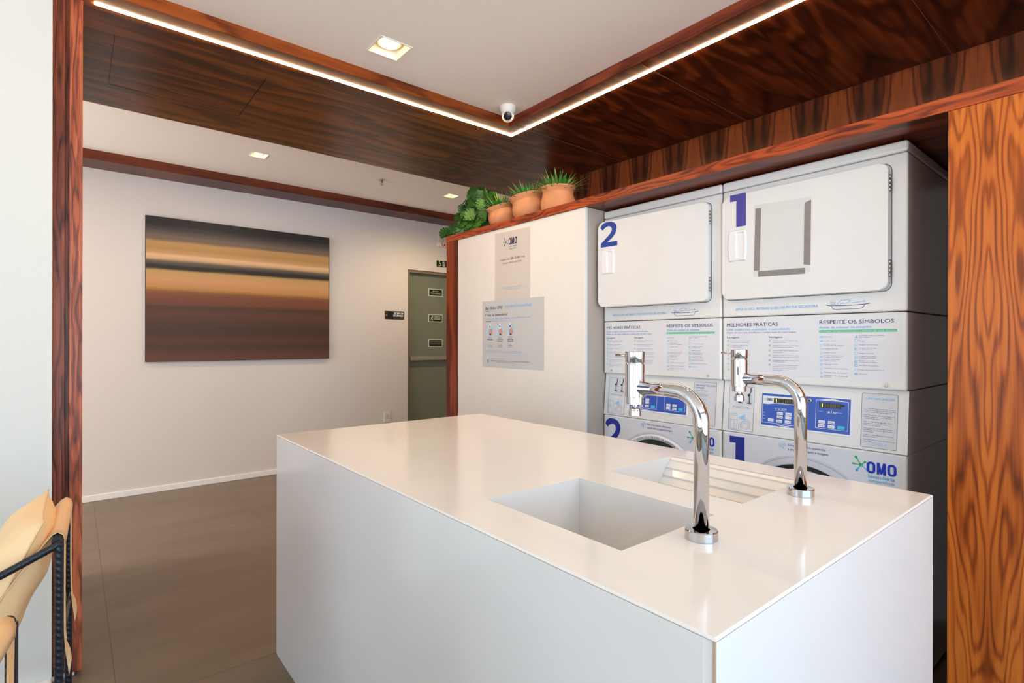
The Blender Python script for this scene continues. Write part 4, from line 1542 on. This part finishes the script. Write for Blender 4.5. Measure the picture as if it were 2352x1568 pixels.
d.rect(.066, .020, .068, .072)
d.build('lettering', simple('pale lettering', (206, 216, 190), .5), t, fn)
t, w, h, fn = wall_sign('door_sign', 3.235, 1.221, 3.425, 1.313, 'bottom black sign on the grey door, PORTA CORTA-FOGO', y=SY)
d = Dec()
d.text('PORTA CORTA-FOGO', w / 2, .052, .012, w=.152, bold=.02, center=True)
d.text('MANTENHA FECHADA', w / 2, .030, .010, w=.132, bold=.02, center=True)
d.build('lettering', simple('pale lettering', (170, 186, 160), .5), t, fn)
t, w, h, fn = wall_sign('exit_direction_sign', 3.300, 2.162, 3.560, 2.251, 'black wheelchair and exit sign above the grey door')
d = Dec()
d.arc(.048, .036, .018, .006, -150, 60, n=16)
d.disc(.044, .074, .007, 10)
d.line([(.044, .066), (.046, .044), (.062, .044), (.068, .026), (.076, .026)], .006)
d.rect(.092, .018, .128, .072)
d.line([(.150, .045), (.200, .045)], .008)
d.poly([(.195, .060), (.220, .045), (.195, .030)])
d.build('symbol_print', simple('pale symbols', (206, 216, 200), .5), t, fn)
d = Dec()
runner(d, .108, .022, .75)
d.build('running_figure', 'sign_black', t, lambda u, v: (u, -.0056, v))

t = thing('exit_sign', 'white hanging sign with red word SAÍDA above the grey door', 'sign', (3.306, YW, 2.404))
MB().box(0, .30, -.020, -.010, 0, .050, .004).build('plate', simple('cream acrylic', (226, 218, 206), .3), t)
d = Dec()
d.text('SAÍDA', .060, .0085, .033, w=.165, bold=.035)
d.build('lettering', 'red', t, lambda u, v: (u, -.0212, v))
m = MB()
m.box(.030, .22, -.006, -.0002, .070, .150, .002)
m.build('back_box', simple('cream box', (196, 192, 176), .5), t)
MB().tube([(.065, -.008, .048), (.072, -.012, .058), (.080, -.010, .066), (.094, -.006, .094), (.094, -.003, .110)], .0022, 8).build('cable', simple('brown cable', (120, 96, 80), .5), t)

t = thing('wall_socket', 'pale wall socket low on the wall, just left of the grey door', 'socket', (2.640, YW, .395))
MB().box(0, .075, -.008, -.0002, 0, .115, .003).build('cover', 'socket', t)
MB().box(.020, .055, -.010, -.008, .035, .080, .001).build('outlet', simple('socket insert', (190, 194, 192), .4), t)


# ------------------------------------------------------------------ ceiling: downlights, sprinkler, camera
def downlight(x, y, z, size, label, power):
    t = thing('downlight', label, 'ceiling light', (x, y, z), 0, 'square recessed downlights')
    s = size / 2
    m = MB()
    for a in ((-s - .006, s + .006, -s - .006, -s), (-s - .006, s + .006, s, s + .006), (-s - .006, -s, -s, s), (s, s + .006, -s, s)):
        m.box(*a, -.0030, -.0001)
    m.build('frame', 'lamp_white', t)
    # recessed box: four sides and a top
    m = MB()
    h = .036
    i_ = s - .0004
    k_ = s * .86
    vs = [(-i_, -i_, -.001), (i_, -i_, -.001), (i_, i_, -.001), (-i_, i_, -.001), (-k_, -k_, h), (k_, -k_, h), (k_, k_, h), (-k_, k_, h)]
    m.add(vs, [(0, 1, 5, 4), (1, 2, 6, 5), (2, 3, 7, 6), (3, 0, 4, 7), (4, 5, 6, 7)])
    m.build('recessed_box', 'lamp_white', t)
    m = MB()
    m.lathe([(s * .80, h - .001), (s * .80, h - .010), (s * .72, h - .014), (s * .62, h - .010)], 36)
    m.build('lamp_ring', simple('cream lamp ring', (250, 226, 180), .4), t)
    m = MB()
    m.lathe([(s * .62, h - .008), (s * .55, h - .020), (s * .3, h - .026), (.0005, h - .028)], 36)
    m.build('lamp', 'lamp_disc', t)
    l = bpy.data.lights.new('downlight_beam', 'SPOT')
    l.energy = power
    l.color = (1.0, .76, .44)
    l.spot_size = R(165)
    l.spot_blend = .8
    l.shadow_soft_size = .03
    lo = bpy.data.objects.new('downlight_beam', l)
    COL.objects.link(lo)
    lo.parent = t
    lo.location = (0, 0, -.035)
    return t


for x_, y_, z_, s__, lab_, pw_ in LAMPS:
    downlight(x_, y_, z_, s__, lab_, pw_)

t = thing('fire_sprinkler', 'small metal fire sprinkler between the two corridor downlights', 'sprinkler', (2.139, 4.463, ZC))
MB().lathe([(.0, -.002), (.036, -.002), (.040, .0)], 28).build('escutcheon', simple('pale metal plate', (206, 200, 186), .3, metal=.3), t)
m = MB()
m.lathe([(.015, -.002), (.014, -.014), (.008, -.018), (.006, -.030), (.004, -.034)], 16)
m.tube([(-.010, 0, -.016), (-.012, 0, -.030), (-.004, 0, -.044)], .0022, 6)
m.tube([(.010, 0, -.016), (.012, 0, -.030), (.004, 0, -.044)], .0022, 6)
m.build('nozzle', simple('grey brass', (150, 146, 130), .35, metal=.6), t)
MB().lathe([(0, -.048), (.015, -.048), (.016, -.045), (0, -.044)], 20).build('deflector', simple('grey brass', (150, 146, 130), .35, metal=.6), t)

t = thing('security_camera', 'small white dome security camera in the corner of the plaster ceiling', 'camera', (1.952, 2.420, ZT))
MB().lathe([(.0, 0), (.046, 0), (.047, -.003), (.047, -.014), (.043, -.030), (.038, -.040), (.030, -.046), (0, -.048)], 36).build('base', simple('white camera shell', (238, 234, 228), .35, vary=.01), t)
look = Vector((-.50, -.62, -.36)).normalized()
q = Vector((0, 0, 1)).rotation_difference(look).to_matrix().to_4x4()
bc = Vector((-.004, -.004, -.056))
m = MB()
prof = [(.036 * math.sin(R(a)), .036 * math.cos(R(a))) for a in range(180, 39, -10)]
m.lathe(prof + [(.0242, .030)], 32, bc, q)
bl = m.build('ball', simple('white camera shell', (238, 234, 228), .35, vary=.01), t)
m = MB()
m.lathe([(.0242, .0290), (.0236, .0300), (.015, .0315), (0, .0322)], 32, bc, q)
m.build('faceplate', simple('glossy black faceplate', (12, 12, 14), .12), bl)
m = MB()
m.lathe([(.0085, .0318), (.0085, .0335), (.0070, .0335), (.0060, .0325)], 24, bc, q)
m.build('lens_ring', simple('dark grey ring', (70, 72, 78), .3), bl)


# ------------------------------------------------------------------ plants on the shelf
def pot_mesh(r, h, kind=0):
    if kind == 0:
        pr = [(0, 0), (.78, 0), (.90, .10), (1.0, .38), (.99, .55), (.93, .70), (.90, .78), (.95, .88), (1.04, .97), (1.05, 1.0), (.99, 1.0), (.86, .86), (0, .84)]
    else:
        pr = [(0, 0), (.84, 0), (.95, .14), (1.0, .36), (.98, .55), (.89, .74), (.87, .80), (.93, .90), (1.0, .96), (1.0, 1.0), (.95, 1.0), (.83, .86), (0, .85)]
    return [(a * r, b * h) for a, b in pr]


def blades(n, L0, L1, spread, width, seed, droop=.25, base_r=.03, z0=0.0):
    rnd = random.Random(seed)
    m = MB()
    for i in range(n):
        az = rnd.uniform(0, 2 * math.pi)
        el = rnd.uniform(*spread)
        L = rnd.uniform(L0, L1)
        br = base_r * math.sqrt(rnd.random())
        b = Vector((br * math.cos(az), br * math.sin(az), z0))
        dr = Vector((math.cos(az) * math.cos(R(el)), math.sin(az) * math.cos(R(el)), math.sin(R(el))))
        side = Vector((-math.sin(az), math.cos(az), 0))
        nn = 5
        vs = []
        for k in range(nn + 1):
            tt = k / nn
            p_ = b + dr * (L * tt) + Vector((0, 0, -droop * L * tt * tt))
            w = width * (1 - tt ** 2.2) * (.75 + .5 * math.sin(math.pi * min(1, tt * 1.4)))
            up_ = dr.cross(side)
            vs += [p_ - side * w, p_ + up_ * w * .35, p_ + side * w]
        fs = []
        for k in range(nn):
            fs += [(3 * k, 3 * k + 1, 3 * k + 4, 3 * k + 3), (3 * k + 1, 3 * k + 2, 3 * k + 5, 3 * k + 4)]
        m.add(vs, fs, True)
    return m


viewr = (fwd - Vector((0, 0, fwd.z))).normalized()


def potted(x, y, r, h, tilt, kind, label, seed, lime=False, big=1.0):
    t = thing('potted_plant', label, 'potted plant', (x, y, 2.0458), 0, 'terracotta pots on the shelf')
    if tilt:
        t.rotation_mode = 'QUATERNION'
        qd = Matrix.Rotation(R(tilt), 4, viewr)
        t.rotation_quaternion = qd.to_quaternion()
        # rest on the lower rim of the base
        t.location.z += abs(math.sin(R(tilt))) * r * .78
    MB().lathe(pot_mesh(r, h, kind), 44).build('pot', 'terracotta', t)
    z0 = h * .85
    blades(110, .06 * big, .110 * big, (34, 88), .0052, seed, .12, r * .62, z0).build('inner_leaves', 'blade', t)
    blades(60, .10 * big, .170 * big, (8, 74), .0048, seed + 1, .22, r * .60, z0).build('outer_leaves', 'blade_pale', t)
    blades(44, .09 * big, .15 * big, (10, 66), .0046, seed + 2, .22, r * .60, z0).build('outer_leaves', 'leaf_light', t)
    if lime:
        blades(9, .09, .135, (40, 82), .0085, seed + 3, .05, .010, z0 + .02).build('lime_rosette', 'blade_lime', t)
    return t


potted(2.250, 2.815, .1010, .130, -14, 0, 'lowest tilted terracotta pot with a lime rosette, beside the dark green vine', 11, lime=True)
potted(2.255, 2.556, .1060, .155, -13, 0, 'middle tilted terracotta pot with spiky grass leaves', 21)
potted(2.265, 2.322, .1040, .170, 0, 1, 'upright terracotta pot with spiky leaves, farthest right on the shelf', 31, big=1.12)


def monstera_leaf(size, rnd):
    """notched heart leaf in its own XY plane, tip towards +X; returns verts, faces"""
    m = MB()
    nl = 5
    for sgn in (1, -1):
        for i in range(nl):
            t0, t1 = i / nl, (i + .68) / nl
            def mid(tt):
                return (-.05 + tt * 1.05, 0.0)
            def edge(tt):
                a = R(150 - 148 * tt)
                rr = .62 * (1 - .10 * math.cos(2 * a))
                return (.38 + .62 * math.cos(a) * (1.12 if tt > .6 else .85), sgn * rr * math.sin(a) * .92)
            pts = []
            K = 3
            for k in range(K + 1):
                pts.append(mid(t0 - .02 + (.99 / nl + .02) * k / K))
            for k in range(K + 1):
                pts.append(edge(t1 - (t1 - t0) * k / K))
            n2 = len(pts)
            vs = []
            for (a, b) in pts:
                z = -.22 * b * b - .18 * (a - .3) ** 2 + .10 * abs(b)
                vs.append(Vector((a * size, b * size, z * size)))
            # strips between mid and edge
            fs = []
            for k in range(K):
                fs.append((k, k + 1, n2 - 2 - k, n2 - 1 - k))
            m.add(vs, fs if sgn > 0 else [f[::-1] for f in fs], True)
    return m


t = thing('trailing_plant', 'dark green vine with big notched leaves trailing over the end of the shelf', 'plant', (2.30, 3.115, 2.0458))
rnd = random.Random(5)
groups = {'leaf_dark': MB(), 'leaf_light': MB()}
spots = []
cpts = []
def vine_left(z):
    T = [(0.0, .22), (.05, .19), (.09, .11), (.15, .10), (.21, .11), (.26, .04), (.30, .0)]
    for (za, ya), (zb, yb) in zip(T, T[1:]):
        if za <= z <= zb:
            return ya + (yb - ya) * (z - za) / (zb - za)
    return 0.0


for i in range(170):
    hz = .018 + .300 * rnd.random()
    l_ = vine_left(hz)
    r_ = -.225 + (.05 if hz > .24 else 0)
    yy = r_ + (l_ - r_) * rnd.random()
    cpts.append((rnd.uniform(-.155, -.02), yy, hz))
for (yy, hz) in ((.215, .012), (.235, .022), (.225, .034), (.19, .05), (.17, .07), (.205, .02)):
    cpts.append((-.185 + rnd.uniform(-.01, .03), yy, hz + .01))
for (xx, yy, hz) in cpts:
    size = rnd.uniform(.056, .084)
    lm = monstera_leaf(size, rnd)
    # leaf faces outward to the viewer, tip hanging down
    out = Vector((-1.0 + rnd.uniform(-.3, .3), rnd.uniform(-.9, .7), rnd.uniform(-.1, .8))).normalized()
    tip = Vector((rnd.uniform(-.4, .2), rnd.uniform(-.9, .9), -1 + rnd.uniform(-.1, .6)))
    tip = (tip - out * tip.dot(out)).normalized()
    sd = out.cross(tip)
    A = Matrix((tip, sd, out)).transposed()
    key = 'leaf_light' if rnd.random() < .35 else 'leaf_dark'
    c = Vector((xx, yy, max(hz, .02)))
    vv = [A @ Vector(v) + c for v in lm.v]
    low = min(v.z for v in vv)
    if low < .003:
        vv = [Vector((v.x, v.y, max(v.z, .003))) for v in vv]
    groups[key].add(vv, lm.f, True)
    groups[key].s = groups[key].s
stems = MB()
for (xx, yy, hz) in cpts[::2]:
    stems.tube([(-.04, 0, .03), ((xx - .04) / 2, yy / 2, hz * .7 + .03), (xx, yy, hz)], .0018, 5, cap=False)
groups['leaf_dark'].build('dark_foliage', 'leaf_dark', t)
groups['leaf_light'].build('light_foliage', 'leaf_light', t)
stems.build('stems', 'leaf_dark', t)
MB().lathe([(.0, 0), (.055, 0), (.065, .07), (.060, .07), (.055, .06), (0, .06)], 24, (.0, 0, 0)).build('pot', 'soil', t)


# ------------------------------------------------------------------ sling chairs at the lower left
def make_chair(label, loc, turn):
    t = thing('sling_chair', label, 'chair', loc, R(turn))
    w = .415
    def rebar(pts, nm):
        MB().tube(pts, .0078, 12, ribs=.0016, pitch=.016, step=.002).build(nm, 'iron', t)
    zt, zf = .795, .495
    for y, nm in ((0, 'back_post'), (w, 'back_post')):
        rebar([(0, y, 0.0), (0, y, zt)], nm)
    for y in (0, w):
        rebar([(.004, y, zt), (-.62, y, zf)], 'arm')
        rebar([(-.62, y, 0), (-.62, y, zf)], 'front_leg')
        rebar([(-.01, y, .16), (-.61, y, .16)], 'side_rail')
    MB().tube([(-.004, .004, zt + .004), (-.004, w - .004, zt + .004)], .011, 16).build('top_tube', 'tube_iron', t)
    MB().tube([(-.001, .010, .520), (-.001, w - .010, .520)], .0095, 16).build('lower_tube', 'tube_iron', t)
    MB().tube([(-.60, .004, .40), (-.60, w - .004, .40)], .011, 16).build('front_tube', 'tube_iron', t)
    rebar([(-.60, 0, .40), (-.60, w, .40)], 'front_rail')
    # leather sling: over the top tube, down behind to the lower tube, forward as the seat
    prof = [(.0095, .780), (.0100, .797), (.006, .810), (-.004, .8165), (-.015, .811), (-.030, .792), (-.060, .750), (-.100, .690), (-.150, .610), (-.205, .530), (-.27, .455), (-.35, .395), (-.44, .365), (-.53, .375), (-.600, .4145)]
    m = MB()
    y0, y1 = .028, w - .028
    nn = len(prof)
    th = .0028
    outer, innr = [], []
    for i, (a, b) in enumerate(prof):
        a0_, b0_ = prof[max(i - 1, 0)]
        a1_, b1_ = prof[min(i + 1, nn - 1)]
        tx, tz = a1_ - a0_, b1_ - b0_
        L = math.hypot(tx, tz)
        nx, nz = -tz / L, tx / L
        outer.append((a + nx * th / 2, b + nz * th / 2))
        innr.append((a - nx * th / 2, b - nz * th / 2))
    loop = outer + innr[::-1]
    vs = []
    steps_y = 12
    for k in range(steps_y + 1):
        yy = y0 + (y1 - y0) * k / steps_y
        for i, (a, b) in enumerate(loop):
            ii = i if i < nn else 2 * nn - 1 - i
            # edges flare a little over the top tube
            e = 0.0
            if 0 <= ii <= 4:
                e = -.006 * math.sin(math.pi * ii / 4)
            vs.append((a, yy + (e if k == 0 else (-e if k == steps_y else 0)), b))
    nl = len(loop)
    fs = []
    for k in range(steps_y):
        for i in range(nl):
            fs.append((k * nl + i, k * nl + (i + 1) % nl, (k + 1) * nl + (i + 1) % nl, (k + 1) * nl + i))
    # end caps as strips
    for k in (0, steps_y):
        for i in range(nn - 1):
            f = (k * nl + i, k * nl + i + 1, k * nl + nl - 2 - i, k * nl + nl - 1 - i)
            fs.append(f)
    m.add(vs, fs, True)
    sl = m.build('leather_sling', 'leather', t)
    # two straps hang from the top tube to the lower one
    for ya in (y0 + .002, y1 - .036):
        m = MB()
        side = [(.0105, .795), (.0100, .74), (.0095, .64), (.0105, .56), (.0125, .525), (.019, .505), (.022, .480), (.018, .452), (.0155, .475), (.0125, .500), (.0100, .520), (.0080, .56), (.0068, .64), (.0070, .74), (.0075, .795)]
        m.prism(side, ya, ya + .034, lambda a_, b_, d_: (a_, d_, b_))
        m.build('strap', 'leather', sl)
    return t


def make_cushion(loc, label):
    t = thing('cushion', label, 'cushion', loc)
    # local frame: a along the slope (up), b across (Y), n out
    up_ = Vector((.40, 0, .917)).normalized()
    n_ = Vector((-.917, 0, .40)).normalized()
    S_ = Vector((0, 1, 0))
    m = MB()
    N = 22
    vs, fs = [], []
    for side in (1, -1):
        base = len(vs)
        for i in range(N + 1):
            for k in range(N + 1):
                a, b = -1 + 2 * i / N, -1 + 2 * k / N
                ea, eb = 1 - abs(a) ** 3.2, 1 - abs(b) ** 3.2
                th = .066 * (max(0, ea) ** .55) * (max(0, eb) ** .55)
                th *= 1 + .05 * math.sin(9 * a + 3 * b) + .04 * math.sin(14 * b - 5 * a)
                pin = 1 - .05 * (1 - abs(a) ** 2) * abs(b) - 0
                pin2 = 1 - .05 * (1 - abs(b) ** 2) * abs(a)
                p_ = up_ * (a * .205 * pin2) + S_ * (b * .178 * pin) + n_ * (side * th)
                vs.append(p_)
        for i in range(N):
            for k in range(N):
                q_ = (base + i * (N + 1) + k, base + i * (N + 1) + k + 1, base + (i + 1) * (N + 1) + k + 1, base + (i + 1) * (N + 1) + k)
                fs.append(q_ if side > 0 else q_[::-1])
    m.add(vs, fs, True)
    m.build('cover', 'fabric', t)
    rim = []
    for i in range(N + 1):
        rim.append((-1 + 2 * i / N, -1))
    rim += [(1, -1 + 2 * i / N) for i in range(1, N + 1)]
    rim += [(1 - 2 * i / N, 1) for i in range(1, N + 1)]
    rim += [(-1, 1 - 2 * i / N) for i in range(1, N)]
    pts = []
    for a, b in rim + rim[:1]:
        pin = 1 - .05 * (1 - abs(a) ** 2) * abs(b)
        pin2 = 1 - .05 * (1 - abs(b) ** 2) * abs(a)
        pts.append(up_ * (a * .205 * pin2) + S_ * (b * .178 * pin))
    MB().tube(pts, .0022, 6, cap=False).build('seam', 'leather', t)
    return t


CH1 = (-.027, 1.705, 0)
make_chair('black ribbed iron sling chair with the tan cushion on it', CH1, -2.1)
make_cushion((CH1[0] - .112, CH1[1] + .206, .660), 'plump tan leather cushion leaning on the sling chair')
make_chair('second iron sling chair in the lower left corner of the frame', (-.0835 - .058, 1.281 - .411, 0), -8)
